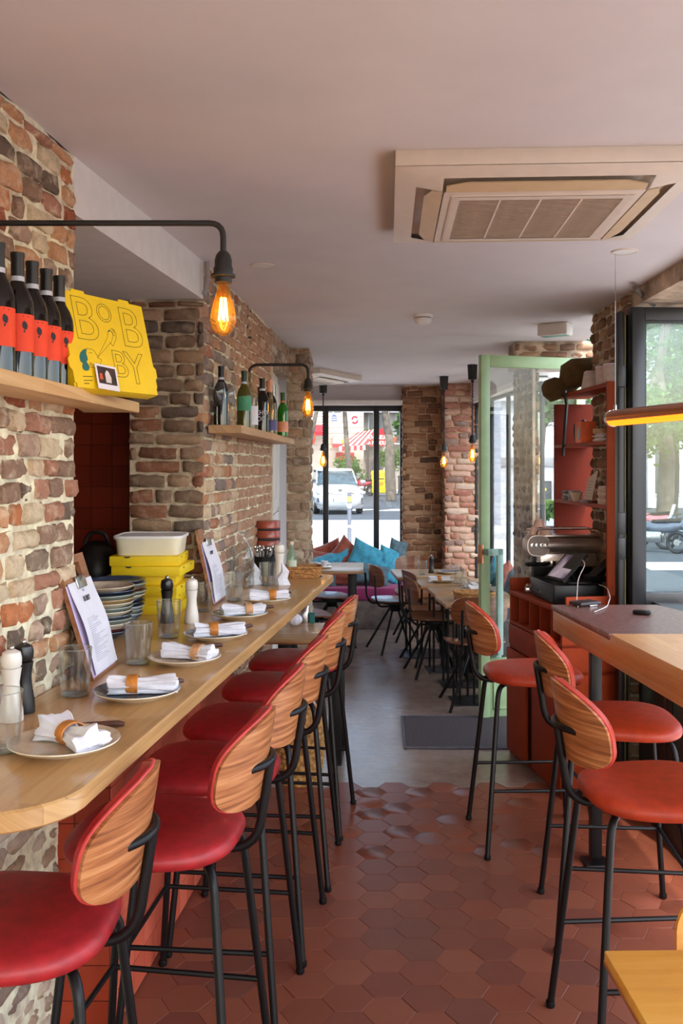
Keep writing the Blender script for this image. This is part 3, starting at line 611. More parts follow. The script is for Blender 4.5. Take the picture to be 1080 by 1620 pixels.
# ---------------------------------------------------------------- orange shelf tower against the brick pier
st = thing('shelf_tower', 'tall open orange shelf tower with clutter above the cash desk', 'shelf', (1.35, 5.0, .93)); TL = MT(-1.35, -5.0, -.93)
ya, yb = 4.57, 5.46; fx = lambda y: 1.325-.062*(y-4.57); bx_ = 1.408
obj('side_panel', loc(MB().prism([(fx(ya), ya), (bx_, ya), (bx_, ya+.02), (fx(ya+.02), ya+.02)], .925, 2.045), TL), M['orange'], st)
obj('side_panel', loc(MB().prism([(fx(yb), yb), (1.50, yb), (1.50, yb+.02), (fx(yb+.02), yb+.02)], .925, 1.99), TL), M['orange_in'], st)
for z in (2.02, 1.748, 1.425): obj('shelf_board', loc(MB().prism([(fx(ya+.02), ya+.02), (bx_, ya+.02), (bx_, 5.2), (1.46, 5.21), (1.46, yb), (fx(yb), yb)], z-.018 if z < 2 else z, z if z < 2 else z+.02), TL), M['orange'], st)
obj('facing', loc(MB().prism([(fx(ya)-.002, ya-.004), (bx_, ya-.004), (bx_, ya), (fx(ya)-.002, ya)], .925, 2.045), TL), M['orange'], st)
# ---------------------------------------------------------------- green glazed door, standing open
dl = Vector((1.606-.886, 6.085-5.875, 0)); DW = dl.length
gd = thing('glazed_door', 'open sage green glazed entrance door with a long pull handle', 'door', (.886, 5.875, 0), math.atan2(dl.y, dl.x))
H0, H1 = .012, 2.335
for nm, a, b in (('stile', (0, -.022, H0), (.062, .022, H1)), ('stile', (DW-.065, -.022, H0), (DW, .022, H1)), ('top_rail', (.062, -.022, H1-.075), (DW-.065, .022, H1)), ('kick_panel', (.062, -.018, H0), (DW-.065, .018, .34)), ('rail', (.062, -.022, .34), (DW-.065, .022, .385))):
    obj(nm, MB().box(a, b, .003), M['green'], gd)
obj('panel_mould', MB().box((.085, -.026, .06), (DW-.09, -.018, .075), .002).box((.085, -.026, .30), (DW-.09, -.018, .315), .002).box((.085, -.026, .06), (.10, -.018, .315), .002), M['green'], gd)
obj('pane', MB().box((.06, -.004, .38), (DW-.062, .004, H1-.07)), M['pane'], gd)
hd = obj('pull_handle', MB().box((.085, -.085, .42), (.125, -.055, 1.095), .004).box((.02, -.085, 1.055), (.125, -.055, 1.095), .004).box((.02, -.085, 1.055), (.05, -.02, 1.095), .003).box((.085, -.06, .40), (.125, -.02, .43), .003), plain('pale_green_metal', (160,196,182), .35, var=.03), gd)
obj('lock', MB().box((-.004, -.03, 1.0), (.012, .03, 1.12), .002), M['brass'], gd)
for z in (.25, 1.2, 2.1): obj('hinge', MB().lathe([(0, z), (.012, z), (.012, z+.09), (0, z+.09)], 10, cx=DW+.010, cy=-.012), M['chrome'], gd)
mt = thing('door_mat', 'dark grey ribbed door mat on the worn floor by the green door', 'mat', (1.0, 5.6, 0))
mp = [Vector((.39-.0, 5.92)), Vector((1.32, 5.90)), Vector((1.32, 5.24)), Vector((.363, 5.26))]
obj('pile', MB().prism([(p.x-1.0, p.y-5.6) for p in mp], .001, .009), plain('mat_pile', (66,58,58), .95, var=.35, nscale=120, bmp=.6), mt)
for a, b in ((0, 3), (3, 2), (0, 1)): obj('rubber_edge', MB().tube([(mp[a].x-1, mp[a].y-5.6, .007), (mp[b].x-1, mp[b].y-5.6, .007)], .007, 6), plain('rubber_edge', (88,88,98), .6), mt)
# ---------------------------------------------------------------- tables and chairs
def table(label, x0, x1, y0, y1, h, rz=0, kind='loop', mat='tablewood', px=None, group='wooden tables of the dining room'):
    cxx, cyy = (x0+x1)/2, (y0+y1)/2; w, d_ = (x1-x0)/2, (y1-y0)/2
    t = thing('dining_table', label, 'table', (cxx, cyy, 0), rz, group)
    obj('tabletop', MB().box((-w, -d_, h-.028), (w, d_, h), .003), M[mat], t)
    e = obj('edge_band', MB().box((-w-.001, -d_-.001, h-.0265), (w+.001, d_+.001, h-.018), .001), M['walnut'], t)
    if kind == 'flat':
        for s_ in (-1, 1):
            l = obj('leg', MB().box((s_*(w-.10)-.035, -d_*.62-.008, .012), (s_*(w-.10)+.035, -d_*.62+.004, h-.028), .001), M['metal_black'], t)
            obj('leg', MB().box((s_*(w-.10)-.035, d_*.62-.004, .012), (s_*(w-.10)+.035, d_*.62+.008, h-.028), .001), M['metal_black'], t)
            obj('foot_plate', MB().box((s_*(w-.10)-.035, -d_*.62, 0), (s_*(w-.10)+.035, d_*.62, .012), .001), M['metal_black'], t)
            obj('rail', MB().box((s_*(w-.10)-.03, -d_*.62, h-.075), (s_*(w-.10)+.03, d_*.62, h-.028)), M['metal_black'], t)
    else:
        px = -w*.35 if px is None else px
        obj('foot_plate', MB().box((-w*.72, -d_*.62, 0), (w*.9, d_*.62, .008), .002), M['frame_dark'], t)
        for x in (-w*.58, -w*.58+.10):
            for y in (-d_*.5, d_*.5): obj('leg', MB().tube([(x, y, .008), (x, y, h-.028)], .009, 8), M['metal_black'], t)
        obj('crossbar', MB().tube([(-w*.58, -d_*.5, h-.04), (-w*.58, d_*.5, h-.04), (-w*.48, d_*.5, h-.04)], .009, 8), M['metal_black'], t)
        obj('column', MB().box((w*.35, -.03, .008), (w*.35+.06, .03, h-.028), .002), M['metal_black'], t)
    return t
TH = .70
table('pale wooden table in front of the purple bench, cups and cutlery on it', -.50, .20, 8.08, 8.80, TH, -.03, 'flat')
table('low light wooden table beyond the end of the long counter', -.40, .075, 4.87, 5.40, TH, -.06, 'flat')
table('pale wooden table farthest along the right row, black mill and tumbler on it', .45, 1.04, 7.62, 8.22, TH, .04)
table('wooden table of the right row with a rolled napkin on its plate', .60, 1.16, 7.10, 7.52, TH, .06)
table('wooden table of the right row with white crumpled napkins on it', .66, 1.20, 6.62, 7.02, TH, .06)
table('wooden table of the right row with the wicker bread basket', .68, 1.22, 6.12, 6.55, TH, .07)
nt_ = table('honey coloured table corner jutting in below the orange red stools', .478, 1.10, 1.05, 1.655, .75, .02, mat='yellowwood', group='honey coloured table')
def chair_parts(t, wood_='teak', seatm=None):
    sw = M[wood_]; n = 14
    def ply(fn, w, l, th, nu=10, nv=8):               # bent plywood sheet with rounded corners
        rings = []; out = superell(w, l, 3.4, 36); mb = MB(); vs = []; fs = []; K = 5
        for s_ in (0, 1):
            for r in range(K+1):
                f = r/K; vs += [fn(x*f, y*f, s_*th) for x, y in out] if r else [fn(0, 0, s_*th)]
        a = 1+36*K
        def bridge(o, flip):
            for k in range(36): f = (o, o+1+k, o+1+(k+1) % 36); fs.append(f if flip else f[::-1])
            for r in range(K-1):
                for k in range(36):
                    p = o+1+36*r; f = (p+k, p+(k+1) % 36, p+36+(k+1) % 36, p+36+k); fs.append(f[::-1] if flip else f)
        bridge(0, False); bridge(a, True)
        for k in range(36): p, q = 1+36*(K-1), a+1+36*(K-1); fs.append((p+k, p+(k+1) % 36, q+(k+1) % 36, q+k))
        return mb.add(vs, fs)
    obj('seat', ply(lambda x, y, o: Vector((x, y, .425+o+.018*(x/.2)**2+(.012*(y/.19)**2 if y < 0 else -.022*(y/.19)**2))), .200, .195, .012), seatm or sw, t)
    obj('backrest', ply(lambda x, z, o: Vector((x, -.225+o-.10*z+.045*(x/.19)**2, .665+z)), .188, .098, .010), sw, t)
    for s_ in (-1, 1):
        obj('back_upright', MB().tube([(s_*.10, .12, .405), (s_*.115, -.19, .405), (s_*.125, -.225, .47), (s_*.125, -.238, .68)], .009, 8, smooth=.04), M['metal_black'], t)
        for sy in (-1, 1): obj('leg', MB().tube([(s_*.03, sy*.03, .385), (s_*.20, sy*.20, .0)], [.0095, .0115], 8), M['metal_black'], t)
    obj('hub', MB().lathe([(0, .345), (.045, .345), (.055, .40), (.12, .412), (.12, .422), (0, .422)], 18), M['metal_black'], t)
c0 = thing('dining_chair', 'brown plywood swivel chair with pale seat beside the purple bench', 'chair', (.475, 8.10, 0), -PI/2+.3, 'brown plywood chairs with splayed black legs')
chair_parts(c0, 'teak')
dup(c0, (.73, 7.18, 0), -PI/2+.15, 'brown plywood chair with honey coloured back, pulled out in the right row')
dup(c0, (.74, 7.62, 0), -PI/2+.25, 'dark brown plywood chair behind the honey backed one in the right row')
dup(c0, (.90, 6.235, 0), .06, 'plywood chair with its back to the room at the basket table')
dup(c0, (-.09, 8.36, 0), -PI/2+.1, 'plywood chair tucked under the cup table, mostly hidden by the counter end')
dup(c0, (-.25, 7.35, 0), -PI/2+.25, 'plywood chair half hidden behind the far end of the counter')
dup(c0, (.70, 8.62, 0), PI, 'wooden chair with its back to the corner pier, behind the farthest right table')
c1 = thing('dining_chair', 'honey wood chair whose back shows behind the near table', 'chair', (.85, 1.64, 0), PI, 'honey wood chair'); chair_parts(c1, 'yellowwood')
# ---------------------------------------------------------------- benches under the windows
M['magenta'] = plain('magenta_cushion', (150,34,92), .7, var=.06, sheen=.2)
M['concrete'] = plain('grey_concrete', (120,108,100), .9, var=.2, nscale=8, bmp=.4, kind='World')
b1 = thing('window_bench', 'concrete bench with magenta seat pad below the far window', 'bench', (0, 9.5, 0))
obj('plinth', MB().box((-.80, -.40, 0), (.65, .30, .29), .01), M['concrete'], b1)
obj('seat_pad', MB().box((-.80, -.42, .29), (.645, .30, .415), .018), M['magenta'], b1)
b2 = thing('window_bench', 'concrete bench below the corner window, seen through the green door', 'bench', (1.35, 8.2, 0)); TL = MT(-1.35, -8.2, 0)
obj('plinth', loc(MB().prism([(xo(7.05)-.42, 7.05), (xo(7.05)-.05, 7.05), (xo(9.40)-.05, 9.40), (xo(9.40)-.20, 9.40)], 0, .32), TL), M['concrete'], b2)
obj('seat_pad', loc(MB().prism([(xo(7.05)-.43, 7.05), (xo(7.05)-.05, 7.05), (xo(9.40)-.05, 9.40), (xo(9.40)-.20, 9.40)], .32, .43), TL), M['concrete'], b2)
def pillow_mb(w, h, d, seed=0):
    q = random.Random(seed); N = 20; vs = []; fs = []; ph = [q.uniform(0, 6) for _ in range(6)]
    for s_ in (1, -1):
        for i in range(N+1):
            for j in range(N+1):
                u_, v_ = -1+2*i/N, -1+2*j/N; b = max(0, (1-u_**4)*(1-v_**4))**.5; pin = 1-.10*(1-u_*u_)*abs(v_)**2-.0
                px_ = 1-.12*(1-v_*v_)*abs(u_)**3; pz_ = 1-.12*(1-u_*u_)*abs(v_)**3
                wr = .10*math.sin(5*u_+3*v_+ph[0])*math.sin(4*v_-2*u_+ph[1])+.06*math.sin(11*u_-6*v_+ph[2])
                vs.append((u_*w*px_, s_*d*b*(.85+wr), v_*h*pz_))
    n1 = (N+1)**2
    for s_ in (0, 1):
        for i in range(N):
            for j in range(N):
                f = (i*(N+1)+j, (i+1)*(N+1)+j, (i+1)*(N+1)+j+1, i*(N+1)+j+1); f = tuple(s_*n1+k for k in f); fs.append(f if s_ else f[::-1])
    mb = MB().add(vs, fs); bm = bmesh.new(); me = mb.mesh('tmp', []); bm.from_mesh(me); bmesh.ops.remove_doubles(bm, verts=bm.verts[:], dist=.0005)
    o = MB(); bm.verts.index_update(); o.add([v.co[:] for v in bm.verts], [[v.index for v in f.verts] for f in bm.faces]); bm.free(); bpy.data.meshes.remove(me); return o
M['teal'] = plain('teal_linen', (64,150,176), .85, var=.12, nscale=20, bmp=.15, sheen=.2); M['rust'] = plain('rust_linen', (150,74,54), .85, var=.12, nscale=20, bmp=.15, sheen=.2); M['slate'] = plain('slate_linen', (82,104,112), .85, var=.15, nscale=20, bmp=.15)
PL = [('rust', 'rust pillow lying low at the stone pier', (-.26, 9.55, .60), .30, .16, .10, (.1, .15, .0)), ('rust', 'rust pillow slumped below the first mullion', (-.16, 9.62, .66), .20, .16, .09, (-.2, -.35, .1)),
      ('teal', 'teal pillow under the rust one, leaning at the first mullion', (-.10, 9.46, .60), .22, .15, .08, (.4, -.30, .2)), ('rust', 'tall rust pillow with its corner pointing up', (.045, 9.48, .68), .17, .17, .08, (-.15, .72, .1)),
      ('teal', 'big teal pillow with a peak at the second mullion', (.29, 9.42, .64), .24, .18, .09, (-.25, .42, .0)), ('slate', 'slate pillow wedged below the big teal one', (.30, 9.28, .52), .20, .12, .08, (-.5, .2, .2)),
      ('teal', 'teal pillow with its edge at the brown brick pier', (.50, 9.44, .60), .14, .20, .07, (-.2, .25, .4)), ('slate', 'grey blue pillow standing against the brown brick pier', (.575, 9.50, .72), .10, .15, .06, (-.2, .3, .3)),
      ('rust', 'rust pillow lying flat on the magenta pad behind the table', (-.02, 9.30, .50), .26, .09, .07, (.2, 0, 0)), ('slate', 'dark slate pillow low at the counter end', (-.20, 9.26, .47), .16, .07, .06, (.2, 0, 0))]
for i, (m, lab, p, w, h, d_, ro) in enumerate(PL):
    tag(obj('pillow', pillow_mb(w, h, d_, i), M[m], None, MT(*p, rx=ro[0], ry=ro[1], rz=ro[2])), lab, 'pillow', 'pillows on the far window bench')
for i, (m, lab, yy, dx, w, h, ry) in enumerate([('teal', 'teal pillow seen through the door glass, on the corner bench', 7.95, .15, .16, .20, .6), ('rust', 'rust pillow seen through the door glass, beside the teal one', 7.62, .14, .17, .17, .7), ('slate', 'grey pillow seen through the door glass, at the plain pier', 7.25, .17, .15, .18, .2)]):
    tag(obj('pillow', pillow_mb(w, h, .07, 30+i), M[m], None, MT(xo(yy)-dx, yy, .43+h*1.05, rx=-.2, ry=ry, rz=-PI/2-.1)), lab, 'pillow', 'pillows on the corner bench')
# ---------------------------------------------------------------- lamps
M['bulb'] = glassy('amber_bulb_glass', (255,214,130), 1.45, 0, .04); M['filament'] = emis('filament', (255,206,110), 110.0); M['lampblack'] = plain('lamp_black', (30,28,27), .5)
def bulb(t, x, y, z, s=1.0, nm='bulb'):               # z = underside of the socket
    prof = [(.012, 0), (.013, -.012), (.018, -.035), (.028, -.070), (.032, -.090), (.031, -.106), (.024, -.124), (.012, -.134), (0, -.139)]
    b = obj(nm, MB().lathe([(r*s, z+h*s) for r, h in prof], 20, cx=x, cy=y), M['bulb'], t)
    fil = MB()
    for k in range(6): a = PI*k/3; fil.tube([(x+.006*s*math.cos(a), y+.006*s*math.sin(a), z-.045*s), (x+.012*s*math.cos(a+.5), y+.012*s*math.sin(a+.5), z-.100*s)], .0016*s, 5)
    f = obj('filament', fil, M['filament'], b); f['kind'] = 'stuff'
    obj('stem', MB().tube([(x, y, z), (x, y, z-.05*s)], .003*s, 6), M['bulb'], b)
    l = bpy.data.lights.new('bulb_light', 'POINT'); l.energy = .55; l.color = (1, .62, .28); l.shadow_soft_size = .03
    lo = bpy.data.objects.new('bulb_light', l); COL.objects.link(lo); lo.parent = t; lo.location = (x, y, z-.075*s)
def socket(t, x, y, z, s=1.0):                        # z = its top
    obj('socket', MB().lathe([(0, z), (.010*s, z), (.016*s, z-.008), (.0195*s, z-.020), (.0195*s, z-.034), (.022*s, z-.038), (.022*s, z-.050), (.028*s, z-.052), (.028*s, z-.057), (.019*s, z-.059), (.019*s, z-.070), (0, z-.070)], 20, cx=x, cy=y), M['lampblack'], t)
a0, a1 = W(-22, 353, 2.06), W(353, 358, 2.06)
t = thing('wall_lamp', 'long black swan-neck wall lamp with amber bulb above the upper shelf', 'lamp', a0); d_ = a1-a0
obj('arm', MB().tube([(0, 0, 0), (d_.x, d_.y, 0), (d_.x, d_.y, -.066)], .0068, 10, smooth=.045), M['lampblack'], t); obj('wall_plate', MB().lathe([(0, -.01), (.035, -.01), (.035, .012), (0, .012)], 18, MT(.004, 0, 0, 0, PI/2)), M['lampblack'], t)
socket(t, d_.x, d_.y, -.064, 1.0); bulb(t, d_.x, d_.y, -.127, .92)
a0, a1 = W(394, 577, 4.90), W(487, 577, 4.90)
t = thing('wall_lamp', 'black swan-neck wall lamp with amber bulb above the bottle shelf', 'lamp', a0); d_ = a1-a0
obj('arm', MB().tube([(0, 0, -.12), (0, 0, 0), (d_.x, d_.y, 0), (d_.x, d_.y, -.075)], .008, 10, smooth=.05), M['lampblack'], t)
obj('cable', MB().tube([(.0, .0, -.1), (-.008, 0, .02), (-.010, 0, CH-a0.z)], .0055, 8), M['lampblack'], t)
for z in (.14, .28): obj('cable_clip', MB().box((-.03, -.012, z), (.012, .012, z+.010), .002), M['lampblack'], t)
socket(t, d_.x, d_.y, -.072, 1.05); bulb(t, d_.x, d_.y, -.142, 1.0)
def pendant(label, px, d, ytop, ysock):
    p = W(px, ytop, d); t = thing('pendant_lamp', label, 'lamp', (p.x, p.y, CH), 0, 'bare bulb pendants of the dining room')
    zs = W(px, ysock, d).z-CH
    obj('ceiling_cup', MB().lathe([(0, 0), (.043, 0), (.036, -.125), (.012, -.128), (.012, -.15), (0, -.15)], 20), M['lampblack'], t)
    pts = [(.004*math.cos(k*1.25), .004*math.sin(k*1.25), -.15+(zs+.15)*k/90) for k in range(91)]
    obj('cord', MB().tube(pts, .0055, 6), M['lampblack'], t)
    socket(t, 0, 0, zs+.01, 1.35); bulb(t, 0, 0, zs-.068, 1.12)
pendant('bare bulb pendant hanging before the left mullion of the far window', 511, 9.2, 617, 704)
pendant('bare bulb pendant hanging where the two brick piers meet', 702, 8.75, 597, 704)
pendant('bare bulb pendant right next to the edge of the green door', 747, 7.75, 577, 690)
# linear lamp above the window counter
p0 = Vector((1.095, 3.72, 1.815)); p1 = p0+Vector((.11, -.485, 0)).normalized()*1.35; dv = (p1-p0); LL = dv.length
t = thing('linear_lamp', 'copper tube lamp glowing amber, hung over the window counter', 'lamp', p0, math.atan2(dv.y, dv.x))
def arcs(r0, a0_, a1_, x0, x1, n=12, r1=None):
    ring = []; r1 = r1 or r0-.004
    for k in range(n+1): a = a0_+(a1_-a0_)*k/n; ring.append((r0*math.cos(a), r0*math.sin(a)))
    for k in range(n, -1, -1): a = a0_+(a1_-a0_)*k/n; ring.append((r1*math.cos(a), r1*math.sin(a)))
    return MB().loft([[(x, y, z) for y, z in ring] for x in (x0, x1)])
obj('shade', arcs(.033, math.radians(-81), math.radians(201), .015, LL-.015, 20), M['brass'], t)
obj('diffuser', arcs(.0315, math.radians(-158), math.radians(-82), .016, LL-.016, 12, .024), emis('amber_led', (255,122,20), 4.2), t)
for x in (0, LL-.018): obj('end_cap', MB().lathe([(0, 0), (.034, 0), (.035, .004), (.035, .016), (0, .018)], 24, MT(x, 0, 0, 0, PI/2)), M['chrome'], t)
for x in (.03, LL-.05): w_ = obj('hanging_wire', MB().tube([(x, 0, .03), (x, 0, CH-p0.z)], .0012, 5), M['chrome'], t); obj('wire_grip', MB().lathe([(.006, .03), (.006, .05), (.002, .056), (0, .056)], 10, cx=x), M['chrome'], t)
# ---------------------------------------------------------------- ceiling fittings
M['ac'] = plain('ac_plastic', (222,206,190), .5, var=.02); M['acdark'] = plain('ac_duct', (40,34,30), .7); M['acvane'] = plain('ac_vane', (206,178,140), .5, var=.03); M['acgrille'] = plain('ac_filter', (112,90,74), .75, var=.12, nscale=40)
def cassette(label, x, y, rz):
    t = thing('air_conditioner', label, 'air conditioner', (x, y, 2.40), rz); h = .425; H_ = CH-2.40
    obj('housing', MB().box((-h, -h, .036), (h, h, H_), .002), M['ac'], t)
    v0, v1, w0 = .285, .365, .29                        # outlet: from v0 to v1 outwards, half length w0
    fr = MB()
    def cellgrid(xs, ys, skip):
        idx = {}; vs = []; fs = []
        def z(x_, y_): return .034*max(0, (max(abs(x_), abs(y_))-.262)/.163)**1.3
        for i, X in enumerate(xs):
            for j, Y in enumerate(ys): idx[i, j] = len(vs); vs.append((X, Y, z(X, Y)))
        for i in range(len(xs)-1):
            for j in range(len(ys)-1):
                if not skip((xs[i]+xs[i+1])/2, (ys[j]+ys[j+1])/2): fs.append((idx[i, j], idx[i, j+1], idx[i+1, j+1], idx[i+1, j]))
        return vs, fs
    g = [-h, -.395, -v1, -w0, -v0, -.262, .262, v0, w0, v1, .395, h]; g = sorted(set(g))
    inslot = lambda X, Y: (v0 < abs(Y) < v1 and abs(X) < w0) or (v0 < abs(X) < v1 and abs(Y) < w0)
    vs, fs = cellgrid(g, g, lambda X, Y: inslot(X, Y) or (abs(X) < .262 and abs(Y) < .262))
    fr.add(vs, fs); obj('fascia', fr, M['ac'], t, ang=20)
    for k in range(4):
        T = MT(rz=k*PI/2)
        obj('outlet_duct', MB().box((-w0-.005, v0-.004, .042), (w0+.005, v1+.004, .046), 0, T), M['acdark'], t)
        vn = [(-w0+.01, v0+.004), (w0-.01, v0+.004), (w0-.01, v0+.036), (w0-.07, v0+.056), (-w0+.07, v0+.056), (-w0+.01, v0+.036)]
        obj('vane', MB().prism(vn, 0, .004, T @ MT(0, 0, .001+.0) @ MT(0, v0, 0, .20) @ MT(0, -v0, 0)), M['acvane'], t)
    obj('grille_frame', MB().add(*(lambda q: (q, [(0,1,5,4),(1,2,6,5),(2,3,7,6),(3,0,4,7)]))([(-.258,-.258,-.004),(.258,-.258,-.004),(.258,.258,-.004),(-.258,.258,-.004),(-.236,-.228,-.004),(.236,-.228,-.004),(.236,.228,-.004),(-.236,.228,-.004)])).box((-.262, -.262, -.003), (.262, -.258, .004)).box((-.262, .258, -.003), (.262, .262, .004)).box((-.262, -.258, -.003), (-.258, .258, .004)).box((.258, -.258, -.003), (.262, .258, .004)), M['ac'], t)
    obj('filter', MB().box((-.238, -.232, .004), (.238, .232, .008)), M['acgrille'], t)
    me = MB().box((-.236, -.0035, -.003), (.236, .0035, .001)).mesh('slat', plain('ac_slat', (176,152,130), .6, var=.05))
    for k in range(30): obj('slat', me, None, t, MT(0, -.2205+.01521*k, 0))
    for k in (-1, 0, 1): obj('rib', MB().box((k*.118-.003, -.228, -.0035), (k*.118+.003, .228, .002)), M['ac'], t)
    return t
cassette('big ceiling air conditioner cassette with open vanes over the aisle', .592, 2.89, -.05)
cassette('small looking ceiling air conditioner cassette near the far window', -.38, 8.54, 1.112)
t = thing('smoke_detector', 'round white smoke detector on the middle of the ceiling', 'smoke detector', (.4625, 5.20, CH)); obj('base', MB().lathe([(0, 0), (.056, 0), (.056, -.016), (0, -.016)], 24), M['white'], t); obj('head', MB().lathe([(.048, -.020), (.050, -.032), (.040, -.048), (.020, -.056), (0, -.056)], 24), M['white'], t); obj('vent_ring', MB().lathe([(0, -.016), (.044, -.016), (.044, -.022), (0, -.022)], 24), M['acdark'], t)
t = thing('emergency_light', 'white emergency light box with a green pictogram under the ceiling', 'emergency light', (1.285, 5.52, CH), -.62); obj('case', MB().box((-.095, -.05, -.075), (.095, .05, 0), .01), M['white'], t); obj('pictogram', MB().box((-.08, -.035, -.0765), (.08, .035, -.0745), .001), plain('exit_green', (60,130,104), .4), t)
for lab, x, y, r in (('faint round recessed ceiling disc near the white beam', -.338, 3.92, .05), ('white round ceiling disc beside the wire of the copper lamp', 1.13, 3.66, .05)):
    t = thing('ceiling_disc', lab, 'ceiling disc', (x, y, CH)); obj('cover', MB().lathe([(0, -.004), (r*.9, -.004), (r, 0)], 24), M['white'], t); obj('rim', MB().lathe([(r*.88, -.005), (r*1.02, -.005), (r*1.04, 0)], 24), M['ac'], t)
tag(obj('conduit', MB().tube([W(1004, 455, 4.25), W(1016, 468, 4.35), W(1034, 482, 4.42)], .013, 10, smooth=.06), plain('grey_conduit', (96,84,76), .6)), 'grey cable conduit bent from the ceiling to the dark window frame', 'conduit')
tag(obj('conduit', MB().tube([W(327, 414, 3.79), W(329, 440, 3.79), W(323, 467, 3.79)], .010, 10, smooth=.06), plain('grey_conduit_pale', (150,142,138), .5)), 'short grey pipe at the end of the white beam', 'conduit')
# ---------------------------------------------------------------- bottles
M['bottle'] = plain('dark_bottle', (10,9,9), .07, var=.1, spec=.6); M['olive'] = plain('olive_bottle', (74,70,14), .08, spec=.6); M['greenb'] = plain('green_bottle', (24,110,24), .08, spec=.6); M['clearb'] = glassy('bottle_clear', (226,222,198), 1.5, 0, .10)
M['capsule'] = plain('black_capsule', (16,15,15), .4); M['band'] = plain('pale_band', (190,196,206), .6); M['redlabel'] = plain('red_label', (240,68,24), .6, var=.04); M['paper'] = plain('paper_white', (232,230,238), .7, var=.02); M['ink'] = plain('ink', (44,40,48), .7)
BP = [(0, 0), (.034, 0), (.0375, .004), (.0375, .165), (.036, .182), (.028, .205), (.018, .222), (.0145, .235), (.0140, .285), (.0155, .287), (.0155, .297), (0, .297)]
def bottle(label, loc_, h, mat, cap, lab=None, band=None, z0=.05, z1=.125, r=1.0, rz=0, group=None, blob=True, cone=.225):
    s = h/.297; t = thing('wine_bottle', label, 'bottle', loc_, rz, group)
    obj('body', MB().lathe([(a*s*r, z*s) for a, z in BP], 24), mat, t)
    if cap: obj('capsule', MB().lathe([(.0150*s*r, .225*s), (.0152*s*r, .286*s), (.0165*s*r, .288*s), (.0165*s*r, .2985*s), (0, .2988*s)], 18), cap, t)
    if band: obj('band', MB().lathe([(.0156*s*r, .222*s), (.0158*s*r, .224*s), (.0158*s*r, .240*s), (.0156*s*r, .242*s)], 18), band, t)
    if lab:
        rr = .0378*s*r; ring = []
        for z in (z0*s, z1*s): ring.append([(rr*math.cos(a), rr*math.sin(a), z) for a in [(-PI*.86+1.72*PI*k/30)-PI/2 for k in range(31)]])
        l = obj('label', MB().loft(ring, close=False, caps=False), lab, t)
        if blob:
            P = lambda a, z, o=.0004: ((rr+o)*math.cos(a-PI/2), (rr+o)*math.sin(a-PI/2), z)
            mb = MB(); c_ = (z0*.32+z1*.68)*s; pts = [P(.42+.20*math.cos(q)*(1 if math.cos(q) > 0 else .8), c_+.010*s*math.sin(q)+(.002 if math.cos(q) < 0 else 0)) for q in [2*PI*i/14 for i in range(14)]]
            mb.add(pts, [tuple(range(14))]); mb.add([P(.34, c_-.010*s), P(.46, c_-.010*s), P(.44, c_-.016*s), P(.36, c_-.016*s)], [(0,1,2,3)]); obj('silhouette', mb, M['ink'], l)
            obj('small_print', MB().add([P(.3, z1*s-.004), P(.7, z1*s-.004), P(.7, z1*s-.006), P(.3, z1*s-.006)], [(0,1,2,3)]), M['ink'], l)
    return t
g = 'dark bottles with red labels on the upper shelf'
names = ['first', 'second', 'third', 'fourth', 'fifth']
for k, (x, y) in enumerate(((-.712, 1.90), (-.703, 1.99), (-.700, 2.075), (-.694, 2.155), (-.688, 2.235))):
    bottle('dark bottle with a red label on the upper shelf, %s counting towards the yellow box' % names[k], (x, y, SH), .272, M['bottle'], M['capsule'], M['redlabel'], M['band'], .062, .150, rz=.35, group=g)
bottle('dark bottle without visible label, behind the red labelled row', (-.745, 2.11, SH), .250, M['bottle'], M['capsule'], None, None, group=g)
z2 = S2
def onshelf(x, k=0): d = .734/(.06+(540-x)/1450); return (-.734+.06*d+k, d, z2)
g = 'mixed bottles on the pillar shelf'
bottle('slim black bottle at the near end of the pillar shelf', onshelf(357, -.02), .255, M['bottle'], M['capsule'], None, M['band'], group=g)
bottle('olive bottle with a green label on the pillar shelf', onshelf(374, .035), .262, M['olive'], plain('green_capsule', (36,60,40), .4), plain('green_label', (70,150,110), .6), M['band'], .09, .165, group=g, blob=False, rz=.3)
bottle('clear bottle with a white label on the pillar shelf', onshelf(390, .02), .285, M['clearb'], None, M['paper'], None, .03, .125, group=g, blob=False, rz=.2)
t = bottle('black bottle with white lettering on the pillar shelf', onshelf(404, .035), .282, M['bottle'], M['capsule'], None, M['band'], group=g)
text('lettering', 'CHO', .036, M['paper'], t, MT(0, -.039, .102, PI/2), sx=.8); text('lettering', 'DO', .036, M['paper'], t, MT(0, -.039, .070, PI/2), sx=.8)
bottle('dark bottle with an orange label on the pillar shelf', onshelf(411, .0), .25, M['bottle'], None, plain('orange_label', (226,96,50), .6), None, .09, .16, group=g, blob=False)
bottle('clear bottle with a blue label on the pillar shelf', onshelf(417, .04), .24, M['clearb'], None, plain('blue_label', (70,80,150), .6), None, .03, .10, group=g, blob=False)
bottle('dark bottle with a pale pink neck on the pillar shelf', onshelf(421, .02), .31, M['bottle'], plain('pink_capsule', (206,160,140), .6), None, None, group=g)
bottle('bright green bottle with a pink label at the far end of the pillar shelf', onshelf(428, .07), .255, M['greenb'], plain('green_capsule2', (30,80,30), .4), plain('pink_label', (226,160,130), .6), plain('orange_band', (206,110,40), .5), .03, .10, group=g, blob=False)
p = onshelf(432, -.02); t = thing('glass_vase', 'tall clear glass vase behind the green bottle', 'vase', p); obj('body', MB().lathe([(0, .004), (.03, .004), (.034, .0), (.036, .31), (.033, .31), (.030, .012), (0, .012)], 20), M['glass'], t); obj('rim', MB().lathe([(.0325, .309), (.0345, .312), (.0365, .309)], 20), M['glass'], t)
